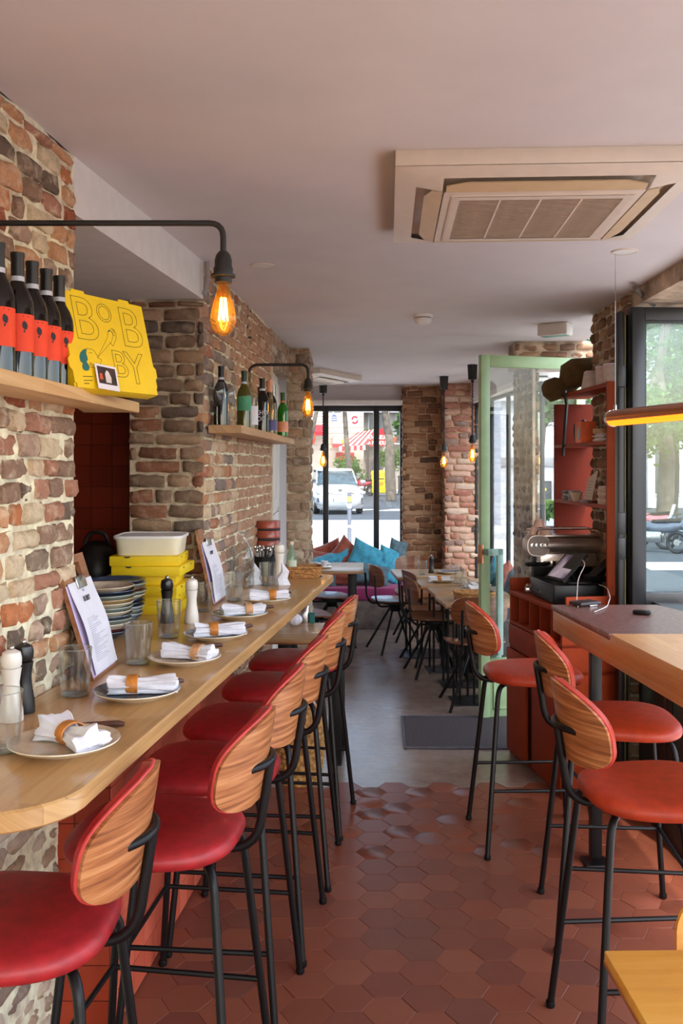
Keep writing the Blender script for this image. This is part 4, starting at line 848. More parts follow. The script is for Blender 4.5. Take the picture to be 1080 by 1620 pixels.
def wineglass(label, loc_, s=1.0):
    t = thing('wine_glass', label, 'glass', loc_, 0, 'wine glasses'); obj('bowl', MB().lathe([(.003, .075*s), (.022*s, .085*s), (.036*s, .115*s), (.034*s, .15*s), (.029*s, .175*s), (.0275*s, .175*s), (.0325*s, .15*s), (.0345*s, .116*s), (.021*s, .088*s), (0, .08*s)], 20), M['glass'], t)
    obj('stem', MB().lathe([(.004, .004), (.003, .078*s)], 8), M['glass'], t); obj('foot', MB().lathe([(0, 0), (.032*s, 0), (.032*s, .002), (.006, .006), (0, .006)], 20), M['glass'], t); return t
wineglass('upturned looking wine glass at the near corner of the pillar shelf', (-.53, 3.905, z2), 1.05); wineglass('second wine glass at the wall end of the pillar shelf', (-.50, 4.03, z2), 1.05)
# ---------------------------------------------------------------- pizza boxes
M['yellow'] = plain('yellow_card', (240,204,18), .6, var=.025); M['line'] = plain('print_line', (66,62,28), .7); M['tealink'] = plain('teal_ink', (36,108,104), .7)
BLp = Vector((-.637, 2.20, SH+.001)); uu = Vector((.494, .869, 0)).normalized(); back = Vector((-.869, .494, 0)); vv = (back*.062+Vector((0, 0, .243))).normalized()
T = frame(BLp, uu, vv); bw, bh, bt = .298, .251, .042
box = thing('pizza_box', 'yellow printed pizza box leaning upright at the end of the upper shelf', 'pizza box', BLp); TB = Matrix.Translation(-BLp) @ T
obj('carton', MB().box((0, 0, -bt), (bw, bh, -.004), .002, TB), M['yellow'], box)
lid = obj('lid', MB().prism([(0, .012), (.006, .012), (.006, 0), (bw-.004, 0), (bw-.004, .02), (bw, .02), (bw, bh*.17), (bw+.008, bh*.17+.008), (bw+.008, bh*.17+.03), (bw, bh*.17+.038), (bw, bh), (bw*.84, bh), (bw*.83, bh+.007), (bw*.71, bh+.007), (bw*.70, bh), (bw*.30, bh), (bw*.29, bh+.007), (bw*.15, bh+.007), (bw*.14, bh), (0, bh), (0, bh*.17+.038), (-.008, bh*.17+.03), (-.008, bh*.17+.008), (0, bh*.17)], -.004, 0, TB), M['yellow'], box)
def sk(x, y):                                         # a point of the printed front, measured on an enlarged view of it
    k = (y-60)/905.0
    for _ in range(6): s_ = (x-75-165*k)/787.0; k = (y-60-103*s_)/905.0
    return s_*bw, (1-k)*bh
for ch, x, y, hh in (('B', 312, 352, .455), ('O', 490, 272, .195), ('B', 746, 416, .435), ('B', 640, 770, .285), ('Y', 792, 815, .345)):
    a, b = sk(x, y); text('letter', ch, hh*bh/.70, M['line'], lid, TB @ MT(a, b, .0004), outline=.0007, sx=1.0)
def stroke(pts, w=.0005): return MB().tube([TB @ Vector((*sk(*p), .0004)) for p in pts], w, 4)
ill = obj('woman_drawing', stroke([(330,612),(378,618),(404,640),(410,660),(428,672),(420,684),(436,688),(430,700),(452,706),(466,718),(456,748),(450,772),(462,802)]), M['line'], lid)
lid_ill = MB(); lid_ill.mi = 0
for q in ([(365,785),(400,790),(462,802)], [(350,655),(368,648),(380,656)], [(366,742),(372,760),(362,770),(356,756),(366,742)], [(430,690),(520,500),(526,440),(556,410),(590,440)], [(432,692),(560,540),(575,470),(556,436),(526,440)], [(556,410),(582,420),(600,460),(605,500),(575,582),(540,545)], [(560,440),(590,455)], [(566,465),(594,480)]):
    b_ = stroke(q); lid_ill.add(b_.v, b_.f)
o = obj('drawing_strokes', lid_ill, M['line'], lid); o['kind'] = 'stuff'
hair = [(330,612),(300,622),(274,650),(266,690),(274,730),(296,752),(290,780),(300,808),(326,822),(350,814),(358,786),(344,756),(330,736),(342,712),(336,690),(326,660)]
obj('hair', MB().add([TB @ Vector((*sk(*p), .0005)) for p in hair], [tuple(range(len(hair)))]), M['tealink'], lid)
for pts in ([(524,432),(540,424),(550,432),(530,446)],): obj('pizza_tip', MB().add([TB @ Vector((*sk(*p), .0006)) for p in pts], [(0,1,2,3)]), M['tealink'], lid)
mb = MB()
for x0, x1, y in ((298,384,872), (304,384,908), (310,356,936)): mb.add([TB @ Vector((*sk(*p), .0004)) for p in ((x0,y-5),(x1,y-2),(x1,y+5),(x0,y+2))], [(0,1,2,3)])
o = obj('small_print', mb, M['line'], lid); o['kind'] = 'stuff'
ph = thing('photo_print', 'small white framed instant photo propped on the yellow pizza box', 'photo', BLp); TP = TB @ MT(.064, -.001, .010, -.03, 0, -.06, .84)
obj('card', MB().box((0, 0, 0), (.088, .078, .0012), 0, TP), M['paper'], ph); pic = obj('picture', MB().box((.007, .017, .0012), (.081, .071, .0016), 0, TP), plain('photo_dark', (52,38,36), .4, var=.5, nscale=60), ph)
obj('figure', MB().add([TP @ Vector((x, y, .0018)) for x, y in ((.036,.022),(.058,.022),(.060,.04),(.052,.058),(.044,.062),(.036,.05))], [(0,1,2,3,4,5)]), plain('photo_pale', (214,206,200), .5), pic)
obj('figure', MB().add([TP @ Vector((x, y, .0017)) for x, y in ((.012,.03),(.026,.03),(.024,.05),(.014,.048))], [(0,1,2,3)]), plain('photo_orange', (196,84,40), .5), pic)
g = 'yellow pizza boxes stacked on the counter'
lb = ['topmost yellow pizza box of the counter stack, under the plastic tub', 'second yellow pizza box from the top of the counter stack', 'third yellow pizza box from the top, shifted to the brick side', 'fourth yellow pizza box from the top of the counter stack', 'fifth yellow pizza box from the top of the counter stack', 'bottom yellow pizza box of the counter stack']
sh_ = [(-.885, 3.50, .03), (-.878, 3.50, -.05), (-.900, 3.52, .04), (-.890, 3.52, -.10), (-.90, 3.53, .0), (-.895, 3.53, -.03)]
for k in range(6):
    z = 1.05+.0378*(5-k); x, y, rz = sh_[k]; t = thing('pizza_box', lb[k], 'pizza box', (x, y, z), rz, g)
    obj('tray', MB().box((0, 0, 0), (.262, .265, .033), .0015), M['yellow'], t); obj('lid', MB().box((-.001, -.001, .006), (.263, .266, .0368), .0015), M['yellow'], t)
    obj('notch', MB().prism([(.066+.013*math.cos(a), .0365-.006*math.sin(a)) for a in [PI*i/8 for i in range(9)]], 0, .001, MT(0, -.0012, 0, PI/2)), M['ink'], t)
    for y_ in (.06, .19): obj('slot', MB().box((.2625, y_, .026), (.2638, y_+.018, .0305)), M['line'], t)
t = thing('food_tub', 'translucent plastic food tub with dough on top of the yellow boxes', 'food container', (-.872, 3.51, 1.05+.0378*6), .04)
obj('tub', MB().loft([[(x*f+.125, y*f+.125, z) for x, y in superell(.128, .122, 7, 40)] for f, z in ((.93, 0), (.95, .004), (1, .062), (1.03, .062), (1.03, .066), (.98, .066))]), plain('milky_plastic', (236,226,196), .35, var=.02), t)
obj('lid', MB().loft([[(x*f+.125, y*f+.125, z) for x, y in superell(.132, .126, 7, 40)] for f, z in ((1.02, .064), (1.03, .068), (1.02, .075), (.94, .076), (.92, .073))]), plain('frosted_lid', (238,234,228), .4, var=.01), t); obj('clip', MB().box((-.022, .11, .05), (.0, .14, .066), .003), plain('red_clip', (206,40,30), .4), t)
# ---------------------------------------------------------------- plates, napkins, cutlery
M['beige'] = plain('beige_glaze', (206,186,160), .22, var=.08, nscale=30, coat=.3); M['slateg'] = plain('slate_glaze', (92,98,108), .22, var=.22, nscale=90, coat=.3); M['bluegrey'] = plain('bluegrey_glaze', (160,172,178), .22, var=.08, nscale=60, coat=.3); M['greeng'] = plain('green_glaze', (96,124,106), .22, var=.1, coat=.3); M['cream'] = plain('cream_glaze', (224,210,184), .25, var=.04, coat=.3)
M['navy'] = plain('navy_glaze', (44,54,74), .2, var=.1, coat=.3); M['ochre'] = plain('ochre_glaze', (190,160,110), .25, var=.08, coat=.3); M['sage'] = plain('sage_glaze', (150,160,150), .25, var=.06, coat=.3); M['maroon'] = plain('maroon_glaze', (110,60,52), .25, var=.08, coat=.3)
M['linen'] = plain('white_linen', (232,232,240), .85, var=.03, nscale=40, bmp=.15, sheen=.2); M['tan'] = plain('tan_leather', (200,124,48), .45, var=.12, nscale=50); M['tanpale'] = plain('pale_leather', (212,158,112), .5, var=.08, nscale=50); M['darkwood'] = plain('dark_handle', (84,48,36), .45, var=.15)
M['steel'] = plain('steel', (190,188,186), .22, 1.0)
PLm = {}
def plate(label, loc_, top, under='cream', r=.105, h=.020, group=None, wob=0):
    k = (top, under, r, h)
    if k in PLm:
        return dup(PLm[k], loc_, R.uniform(0, 6), label, group)
    t = thing('plate', label, 'plate', loc_, R.uniform(0, 6), group)
    obj('underside', MB().lathe([(0, .004), (r*.50, .004), (r*.52, 0), (r*.58, 0), (r*.62, .004), (r*.9, h*.62), (r, h), (r*.995, h+.002)], 44), M[under], t)
    obj('glaze', MB().lathe([(r*.995, h+.002), (r*.975, h+.0018), (r*.90, h*.70+.003), (r*.72, .0085), (0, .0075)], 44), M[top], t)
    PLm[k] = t; return t
def napkin_mb(l, r, seed, flare=1.5, flat=.80):
    q = random.Random(seed); ph = [q.uniform(0, 6) for _ in range(5)]; n = 34; N = 30; rings = []
    for i in range(N+1):
        u_ = -1+2*i/N; w_ = .86+(flare-.86)*min(1, abs(u_-.0)**1.2*1.15)*(.82 if u_ > 0 else 1.0); ring = []
        for k in range(n):
            a = 2*PI*k/n; rr = r*w_*(1+.17*math.sin(5*a+ph[0]+1.6*u_)*min(1, .3+abs(u_))+.10*math.sin(9*a+ph[1]-2*u_)+.05*math.sin(14*a+ph[2]))
            ring.append((u_*l/2*(1+.05*math.sin(3*a+ph[3])), rr*math.cos(a), max(-r*.55, rr*math.sin(a)*flat)+r*.62))
        rings.append(ring)
    for sgn, idx in ((1, -1), (-1, 0)):               # tucked-in ends
        base = rings[idx]; cxm = sum(p[0] for p in base)/n; inn = [(p[0]-sgn*l*.03, p[1]*.62, (p[2]-r*.55)*.62+r*.55) for p in base]; inn2 = [(p[0]+sgn*l*.005, p[1]*.3, (p[2]-r*.55)*.3+r*.55) for p in base]
        if idx == -1: rings += [inn, inn2]
        else: rings = [inn2, inn]+rings
    return MB().loft(rings)
def ring_mb(r, w, t_): return MB().lathe([(r, -w), (r+t_, -w*.9), (r+t_*1.15, 0), (r+t_, w*.9), (r, w), (r, -w)], 26, MT(0, 0, 0, 0, PI/2))
def napkin(label, loc_, rz, ring='tan', l=.16, r=.025, seed=0, flare=1.35, tip=0):
    t = thing('napkin', label, 'napkin', loc_, rz, 'napkins rolled in leather rings'); obj('cloth', napkin_mb(l, r, seed, flare), M['linen'], t)
    mb = ring_mb(.0255, .014, .0028); obj('napkin_ring', mb, M[ring], t, MT(tip, 0, .0205) @ Matrix.Diagonal((1, 1.04, .86, 1))); return t
def knife(label, a, b, h):
    a, b = Vector(a), Vector(b); d_ = b-a; t = thing('knife', label, 'knife', (a.x, a.y, h), math.atan2(d_.y, d_.x), 'table knives with dark handles'); l = d_.length
    obj('handle', MB().tube([(l*.48, 0, .006), (l*.6, 0, .0065), (l*.94, 0, .0075), (l, 0, .006)], [.0042, .0058, .0072, .0045], 8), M['darkwood'], t)
    obj('blade', MB().prism([(0, .001), (l*.1, -.006), (l*.48, -.006), (l*.48, .004), (l*.08, .004)], .004, .0058), M['steel'], t); return t
CT = 1.0505
PD = [(102, 1174, 'beige', 'beige plate nearest the rounded counter end', .6, 'tan', .15, 1.6), (217, 1093, 'slateg', 'speckled slate plate with cream underside', -.05, 'tan', .165, 1.15), (292, 1040, 'beige', 'beige plate behind the slate one', -.5, 'tanpale', .15, 1.35),
      (341, 1003, 'bluegrey', 'blue grey plate on the counter before the clipboard foot', .1, 'tan', .165, 1.15), (379, 971, 'greeng', 'green glazed plate with cream rim, fifth along the counter', .06, 'tanpale', .16, 1.25), (421, 947, 'cream', 'cream plate farthest along the counter', .0, 'tan', .16, 1.25)]
nn = ['first', 'second', 'third', 'fourth', 'fifth', 'sixth']
for k, (x, y, m, lab, rz, rg, l, fl) in enumerate(PD):
    p = G(x, y, CT+.015); plate(lab, (p.x, p.y, CT), m, r=.106 if k else .110, group='place setting plates along the counter')
    nl = ['white napkin bunched through an ochre ring on the nearest beige plate', 'white rolled napkin in an ochre ring on the slate plate', 'white napkin in a pale leather ring on the second beige plate', 'white rolled napkin in an ochre ring on the blue grey plate', 'white napkin in a pale ring on the green plate', 'white napkin in an ochre ring on the farthest cream plate'][k]
    q = p+Vector((.012, .01, 0)); napkin(nl, (q.x, q.y, CT+.009), [(-.75), (.12), (-.35), .22, .28, .12][k], rg, l, .026, k, fl, [-.005, -.025, .03, -.02, .02, .015][k])
    e = [((58,1152),(197,1150)), ((262,1088),(290,1083)), ((318,1028),(352,1026)), ((370,1000),(399,994)), ((408,966),(433,964)), ((440,944),(460,941))][k]
    a, b = G(*e[0], CT), G(*e[1], CT)
    if k: d_ = (b-a).normalized(); a = b-d_*.19
    knife('dark handled knife beside the %s plate along the counter' % nn[k], a, b, CT if k == 0 else CT+.004)
# stacks of plates in the recess
def stack(label, cx_, cy_, cols, r, group):
    z = CT; ordn = ['bottom', 'second', 'third', 'fourth', 'fifth', 'sixth', 'seventh', 'eighth', 'ninth', 'tenth', 'eleventh', 'topmost']
    for k, c in enumerate(cols):
        rr = r*(.84+.16*min(1, k/(len(cols)*.75))); rr = round(rr/.004)*.004
        plate('%s glazed plate, %s from the foot of the %s plate stack' % (c_names[c], ordn[k] if k < len(cols)-1 else 'topmost', label), (cx_+R.uniform(-.003, .003), cy_+R.uniform(-.003, .003), z), c, c, r=rr, h=.024, group=group); z += .0135
c_names = {'beige': 'beige', 'navy': 'navy', 'ochre': 'ochre', 'sage': 'sage', 'cream': 'cream', 'slateg': 'slate', 'bluegrey': 'pale blue', 'maroon': 'maroon'}
stack('front', -.795, 3.06, ['navy', 'maroon', 'cream', 'sage', 'slateg', 'cream', 'sage', 'cream', 'ochre', 'sage', 'navy', 'beige'], .104, 'plates stacked in front in the recess')
stack('rear', -.815, 3.34, ['slateg', 'bluegrey', 'sage', 'bluegrey', 'navy', 'navy', 'cream', 'sage', 'maroon', 'sage', 'navy'], .106, 'plates stacked at the rear in the recess')
# ---------------------------------------------------------------- glasses, mills
def tumbler(label, px, py, h=.118, r=.040, loc_=None, level=CT, group='clear tumblers'):
    p = G(px, py, level) if loc_ is None else Vector(loc_); t = thing('tumbler', label, 'glass', (p.x, p.y, level), 0, group); rb = r*.84
    obj('wall', MB().lathe([(0, 0), (rb-.004, 0), (rb, .004), (r, h), (r-.0009, h+.0008), (r-.0022, h), (rb-.0028, .012), (rb-.010, .009), (0, .008)], 28), M['glass'], t)
    obj('rim', MB().lathe([(r-.0024, h-.0008), (r-.001, h+.0012), (r+.0004, h-.0008)], 28), glass_rim, t); obj('base', MB().lathe([(0, .0015), (rb-.006, .0015), (rb-.004, .006), (0, .0075)], 28), glass_rim, t); return t
glass_rim = glassy('glass_rim', (226,232,232), 2.2, .02, .16, 3)
for lab, x, y, h, r in (('tumbler cut by the picture edge, next to the white mill', 2, 1188, .120, .042), ('tumbler before the near clipboard, by the slate plate', 119, 1100, .118, .041), ('tumbler on the counter between slate plate and plate stacks', 218, 1050, .118, .041),
        ('tumbler next to the yellow boxes, behind the beige plate', 267, 1008, .122, .041), ('tumbler behind the white pepper mill at the far clipboard', 322, 967, .110, .038), ('tumbler between the far clipboard and the green plate', 370, 950, .118, .040), ('tumbler with paper in it before the cutlery pot', 423, 926, .108, .040)):
    tumbler(lab, x, y, h, r)
M['millw'] = plain('mill_white', (236,230,220), .35, var=.02, coat=.2); M['millb'] = plain('mill_black', (26,25,26), .35, coat=.2)
def mill(label, loc_, m, h=.20, s=1.0):
    t = thing('pepper_mill', label, 'mill', loc_, 0, 'salt and pepper mills'); k = h/.2
    obj('body', MB().lathe([(0, 0), (.027*s, 0), (.028*s, .004*k), (.0265*s, .03*k), (.020*s, .075*k), (.0185*s, .10*k), (.022*s, .128*k), (.0235*s, .138*k), (.018*s, .140*k), (0, .140*k)], 26), m, t)
    obj('head', MB().lathe([(0, .141*k), (.020*s, .141*k), (.0235*s, .146*k), (.024*s, .165*k), (.021*s, .180*k), (.010*s, .187*k), (0, .187*k)], 26), m, t); obj('knob', MB().sphere((0, 0, .192*k), (.0075*s, .0075*s, .0085*k)), M['chrome'], t); return t
p = G(18, 1140, CT); mill('white salt mill at the near brick wall', (p.x, p.y, CT), M['millw'], .170, .95)
p = G(36, 1130, CT); mill('black pepper mill tucked behind the white one at the near brick wall', (p.x-.005, p.y+.02, CT), M['millb'], .170, .95)
p = G(264, 985, CT); mill('black pepper mill before the yellow boxes', (p.x, p.y, CT), M['millb'], .172, .95); p = G(303, 985, CT); mill('white pepper mill before the far clipboard', (p.x, p.y, CT), M['millw'], .172, .95)
p = G(442, 916, CT); mill('white mill beside the cutlery pot at the far counter end', (p.x, p.y, CT), M['millw'], .19, 1.1)
# clipboards
def gridplate(xs, ys, skip, z0, z1, T):
    mb = MB(); nx, ny = len(xs), len(ys); id_ = lambda i, j, k: (i*ny+j)*2+k; vs = [(x, y, z) for x in xs for y in ys for z in (z0, z1)]; fs = []
    solid = lambda i, j: 0 <= i < nx-1 and 0 <= j < ny-1 and (i, j) not in skip
    for i in range(nx-1):
        for j in range(ny-1):
            if not solid(i, j): continue
            fs += [(id_(i,j,1), id_(i+1,j,1), id_(i+1,j+1,1), id_(i,j+1,1)), (id_(i,j,0), id_(i,j+1,0), id_(i+1,j+1,0), id_(i+1,j,0))]
            for di, dj, a, b in ((-1,0,(i,j),(i,j+1)), (1,0,(i+1,j),(i+1,j+1)), (0,-1,(i,j),(i+1,j)), (0,1,(i,j+1),(i+1,j+1))):
                if not solid(i+di, j+dj): fs.append((id_(*a,0), id_(*b,0), id_(*b,1), id_(*a,1)))
    return mb.add(vs, fs, T)
def clipboard(label, a, b, top, w, l, paper_l, extra=0):
    a, b, top = Vector(a), Vector(b), Vector(top); Tw = frame(a, b-a, top-a); T0 = Matrix.Translation(-a) @ Tw
    t = thing('menu_board', label, 'clipboard', a, 0, 'wooden menu clipboards'); hy0, hy1 = l-.060, l-.022
    obj('board', gridplate([0, w*.26, w*.74, w], [0, hy0, hy1, l], {(1, 1)}, -.013, 0, T0), M['walnut2'], t)
    for k in range(2 if extra else 1):
        rings = []; N = 14; o_ = .004*k
        for i in range(N+1):
            f = i/N; y = .012+(paper_l-.012)*f; c_ = .010*math.sin(PI*(1-f))**2*(1-k)+.0012
            rings.append([T0 @ Vector((w*x-k*.012, y-k*.004, c_+(.014*(x-.5)**2*(1-f) if not k else .0)+.003*(1-k))) for x in (.04, .25, .5, .75, .98)])
        s_ = obj('menu_sheet', MB().loft(rings, close=False, caps=False), M['paper'] if k == 0 else plain('lilac_paper', (206,190,222), .7, var=.02), t)
        if k == 0: sh0 = s_
    zz = lambda y: .010*math.sin(PI*(1-(y-.012)/(paper_l-.012)))**2+.0015+.003+.0022
    text('heading', 'BOBBY', .022, M['ink'], sh0, T0 @ MT(w*.5, paper_l*.80, zz(paper_l*.80)), sx=.8)
    mb = MB(); q = random.Random(3)
    mb.box((w*.48, paper_l*.88, zz(paper_l*.88)), (w*.52, paper_l*.885+.005, zz(paper_l*.88)+.0004), 0, T0)
    for k in range(22):
        y = paper_l*(.60-.021*k); ln = q.uniform(.2, .62) if k not in (3, 8, 14) else .14; mb.box((w*.2, y, zz(y)), (w*(.2+ln), y+.0016, zz(y)+.0003), 0, T0)
    o = obj('print', mb, plain('grey_print', (186,184,194), .8), sh0); o['kind'] = 'stuff'
    obj('clip', MB().box((w*.33, paper_l-.022, .004), (w*.68, paper_l+.012, .010), .002, T0), M['steel'], t); return t
M['walnut2'] = wood('board_walnut', [(120,74,46),(150,98,64),(170,118,82)], .5, 'Y', 1.2)
clipboard('wooden menu clipboard with white menu before the plate stacks', (-.655, 2.43, CT), (-.648, 2.645, CT), (-.755, 2.43, 1.372), .214, .338, .265, 1)
clipboard('wooden menu clipboard with white menu at the pillar corner', (-.520, 3.74, CT), (-.500, 4.03, CT), (-.588, 3.735, 1.36), .235, .318, .262, 1)
# ---------------------------------------------------------------- far end of the counter
p = G(385, 928, CT); t = thing('carafe', 'tall ribbed clear glass carafe at the brick wall', 'carafe', (p.x, p.y, CT))
prof = [(0, 0), (.046, 0), (.050, .004)]+[(.050+(.002 if k % 2 else -.001), .01+.0135*k) for k in range(1, 11)]+[(.047, .165), (.033, .195), (.022, .212), (.020, .245), (.023, .258)]
obj('body', MB().lathe(prof+[(r-.003, z) for r, z in prof[::-1] if r > .01], 28), M['glass'], t); obj('lip', MB().lathe([(.0195, .255), (.022, .260), (.025, .255)], 28), glass_rim, t)
p = G(424, 898, CT); t = thing('bowl_stack', 'terracotta and black striped canister standing behind the cutlery pot', 'canister', (p.x, p.y, CT))
M['terracotta'] = plain('terracotta_gloss', (160,74,54), .35, var=.06, coat=.2); zz_ = .08
for k, (h, m) in enumerate(((.045, 'ink'), (.030, 'terracotta'), (.014, 'ink'), (.042, 'terracotta'), (.012, 'ink'), (.042, 'terracotta'))):
    obj('ring', MB().lathe([(0, zz_), (.066, zz_), (.069, zz_+.004), (.068, zz_+h-.003), (.066, zz_+h), (0, zz_+h)], 30), M[m], t); zz_ += h
obj('foot', MB().lathe([(0, 0), (.055, 0), (.060, .08), (0, .08)], 26), M['metal_black'], t)
p = G(418, 910, CT); t = thing('cutlery_pot', 'black pot crowded with upright cutlery near the far counter end', 'pot', (p.x, p.y, CT)); obj('pot', MB().lathe([(0, 0), (.05, 0), (.055, .10), (.052, .10), (.048, .006), (0, .006)], 26), M['metal_black'], t)
for k in range(12): a = k*.9; q = .030+.012*(k % 3); obj('cutlery', MB().tube([(q*.5*math.cos(a), q*.5*math.sin(a), .01), (q*math.cos(a), q*math.sin(a), .125+.006*(k % 4))], .003, 5).sphere((q*math.cos(a), q*math.sin(a), .130+.006*(k % 4)), (.008, .004, .012), n=8, m=5), M['steel'], t)
def cone_napkin(label, px, py, s=1.0, lev=CT):
    p = G(px, py, lev); t = tag(obj('paper_napkin', MB().loft([[(x*f+ox_*f2, y*f, z*s) for x, y in [(.040*s*math.cos(2*PI*k/9)*(1 if k % 2 else .55), .030*s*math.sin(2*PI*k/9)*(1 if k % 3 else .6)) for k in range(9)]] for f, z, ox_, f2 in ((1, 0, 0, 0), (.85, .03, .01, 1), (.55, .065, -.012, 1), (.12, .105, .004, 1))]), M['linen'], None, MT(p.x, p.y, lev, 0, 0, R.uniform(0, 3)), ang=20), label, 'napkin', 'folded paper napkins'); return t
cone_napkin('white folded paper napkin standing at the carafe', 402, 925, 1.0); cone_napkin('white folded paper napkin standing by the far tumbler', 447, 925, 1.0)
p = G(461, 912, CT); t = thing('water_bottle', 'clear glass water bottle with pale label by the bread basket', 'bottle', (p.x, p.y, CT)); obj('body', MB().lathe([(0, 0), (.024, 0), (.026, .004), (.026, .10), (.020, .125), (.011, .145), (.010, .175), (0, .175)], 22), glassy('bottle_green_clear', (214,236,220), 1.5, 0, .12), t); obj('cap', MB().lathe([(.0115, .165), (.012, .182), (0, .183)], 14), M['cream'], t); obj('label', MB().lathe([(.0264, .03), (.0266, .031), (.0266, .085), (.0264, .086)], 22), plain('pale_label', (206,214,190), .6), t)
M['wicker'] = plain('wicker', (160,112,62), .7, var=.3, nscale=60, bmp=.3); M['seagrass'] = plain('seagrass', (176,134,78), .75, var=.28, nscale=40, bmp=.3)
def woven(out_fn, z0, z1, rows, cols, amp, t_=.004):  # basket wall of over-and-under strands
    vs = []; fs = []; nr, nc = rows*3, cols*4
    for j in range(nr+1):
        for i in range(nc):
            f = j/nr; a = 2*PI*i/nc; row = int(min(rows-1, j/3)); ph = PI*(row % 2); b = amp*math.sin(cols*a+ph)*abs(math.sin(PI*((j % 3)+.5)/3))*1.2 + amp*.5*(1 if j % 3 == 1 else -.3)
            x, y, nx_, ny_ = out_fn(a, f); vs.append((x+nx_*b, y+ny_*b, z0+(z1-z0)*f))
    for j in range(nr):
        for i in range(nc): fs.append((j*nc+i, j*nc+(i+1) % nc, (j+1)*nc+(i+1) % nc, (j+1)*nc+i))
    mb = MB(); mb.add(vs, fs); vi = []
    for j in (nr, 0):
        base = len(mb.v)
    inn = [(lambda q: (q[0]-q[2]*t_, q[1]-q[3]*t_, z0+(z1-z0)*f))(out_fn(2*PI*i/nc, f)) for f in (1, .02) for i in range(nc)]
    k0 = len(mb.v); mb.v += [Vector(p) for p in inn]
    for i in range(nc):
        i2 = (i+1) % nc; mb.f += [[nr*nc+i, nr*nc+i2, k0+i2, k0+i], [k0+i, k0+i2, k0+nc+i2, k0+nc+i]]; mb.m += [0, 0]
    mb.f.append([k0+nc+i for i in range(nc)]); mb.m.append(0); return mb
def rectfn(a_, b_, flare): 
    def f_(a, f):
        c, s = math.cos(a), math.sin(a); p = 6.0; k = 1+flare*f; x, y = a_*k*math.copysign(abs(c)**(2/p), c), b_*k*math.copysign(abs(s)**(2/p), s); n = Vector((c, s)); return x, y, n.x, n.y
    return f_
def basket(label, loc_, rz, a_, b_, h, m='wicker'):
    t = thing('wicker_basket', label, 'basket', loc_, rz, 'low wicker bread baskets'); obj('weave', woven(rectfn(a_, b_, .10), .0, h, 6, 16, .003), M[m], t)
    k = 1.1; obj('rim', MB().tube([(a_*k*math.copysign(abs(math.cos(q))**.34, math.cos(q)), b_*k*math.copysign(abs(math.sin(q))**.34, math.sin(q)), h) for q in [2*PI*i/40 for i in range(41)]], .006, 7), M[m], t); return t
basket('low wicker basket at the far end of the long counter', (-.197, 4.745, CT), .1, .085, .065, .052)
p = G(490, 913, CT); t = thing('pen', 'black pen and cable lying before the wicker basket on the counter', 'pen', (p.x, p.y-.02, CT), .1); obj('barrel', MB().tube([(-.07, 0, .006), (.05, 0, .006), (.066, 0, .006)], [.0055, .0055, .002], 8), M['capsule'], t); obj('paper_strip', MB().box((-.055, -.012, .0), (-.02, .012, .010), .002), M['paper'], t)
# floor hamper
t = thing('wicker_hamper', 'tall woven seagrass hamper on the floor below the counter stools', 'basket', (-.215, 4.73, 0)); obj('weave', woven(lambda a, f: ((.105+.02*math.sin(PI*f))*math.cos(a), (.105+.02*math.sin(PI*f))*math.sin(a), math.cos(a), math.sin(a)), 0, .40, 14, 18, .006), M['seagrass'], t)
obj('rim', MB().tube([(.106*math.cos(2*PI*i/36), .106*math.sin(2*PI*i/36), .40) for i in range(37)], .009, 7), M['seagrass'], t); obj('cloth_liner', MB().lathe([(.095, .37), (.08, .405), (.03, .415), (0, .41)], 14), M['linen'], t)
# things on the low tables
def cup(label, loc_): t = thing('cup', label, 'cup', loc_, R.uniform(0, 6), 'white cups'); obj('bowl', MB().lathe([(0, 0), (.02, 0), (.034, .045), (.0315, .045), (.018, .004), (0, .004)], 18), M['paper'], t); obj('handle', MB().tube([(.03, 0, .036), (.048, 0, .032), (.046, 0, .016), (.026, 0, .012)], .003, 6), M['paper'], t); return t
T0z = TH+.0005
for lab, x, y, dz in (('white cup on the table before the magenta bench', -.235, 8.36, 0), ('white cup on the saucer before the magenta bench', -.155, 8.30, .02)): cup(lab, (x, y, T0z+dz))
plate('small white saucer on the table before the magenta bench', (-.155, 8.30, T0z), 'cream', 'cream', .07, .014, 'saucers'); plate('grey saucer beside the cups on the table before the magenta bench', (-.17, 8.52, T0z), 'bluegrey', 'cream', .07, .014, 'saucers')
for lab, x, y in (('glass jar standing behind the cups on the far left table', -.31, 8.44), ('second glass jar behind the cups on the far left table', -.25, 8.55)): tumbler(lab, 0, 0, .085, .028, (x, y, T0z), T0z, 'glass jars')
tumbler('tumbler on the farthest right table', 0, 0, .115, .042, (.69, 7.80, T0z), T0z); mill('black mill on the farthest right table', (.775, 7.92, T0z), M['millb'], .155, .9); plate('slate plate on the farthest right table', (.92, 7.88, T0z), 'slateg', 'cream', .105, .020, 'plates on the right tables')
plate('beige plate under a napkin on the second right table', (.80, 7.30, T0z), 'beige', 'cream', .105, .020, 'plates on the right tables'); napkin('rolled napkin in an ochre ring on the second right table', (.775, 7.27, T0z+.010), .1, 'tan', .17, .026, 11, 1.15)
tumbler('big tumbler on the second right table', 0, 0, .125, .042, (.92, 7.20, T0z), T0z)
plate('white plate on the third right table, by the green door edge', (1.02, 6.86, T0z), 'cream', 'cream', .105, .020, 'plates on the right tables'); napkin('napkin with pale ring on the white plate by the green door edge', (1.03, 6.86, T0z+.01), .4, 'tanpale', .15, .026, 12, 1.4)
cone_napkin('white crumpled paper napkin on the third right table', 736, 932, .7, T0z); tag(obj('paper_napkin', napkin_mb(.13, .030, 21, 1.3), M['linen'], None, MT(.985, 6.70, T0z, 0, 0, .3)), 'white rolled paper napkin on the third right table', 'napkin', 'folded paper napkins')
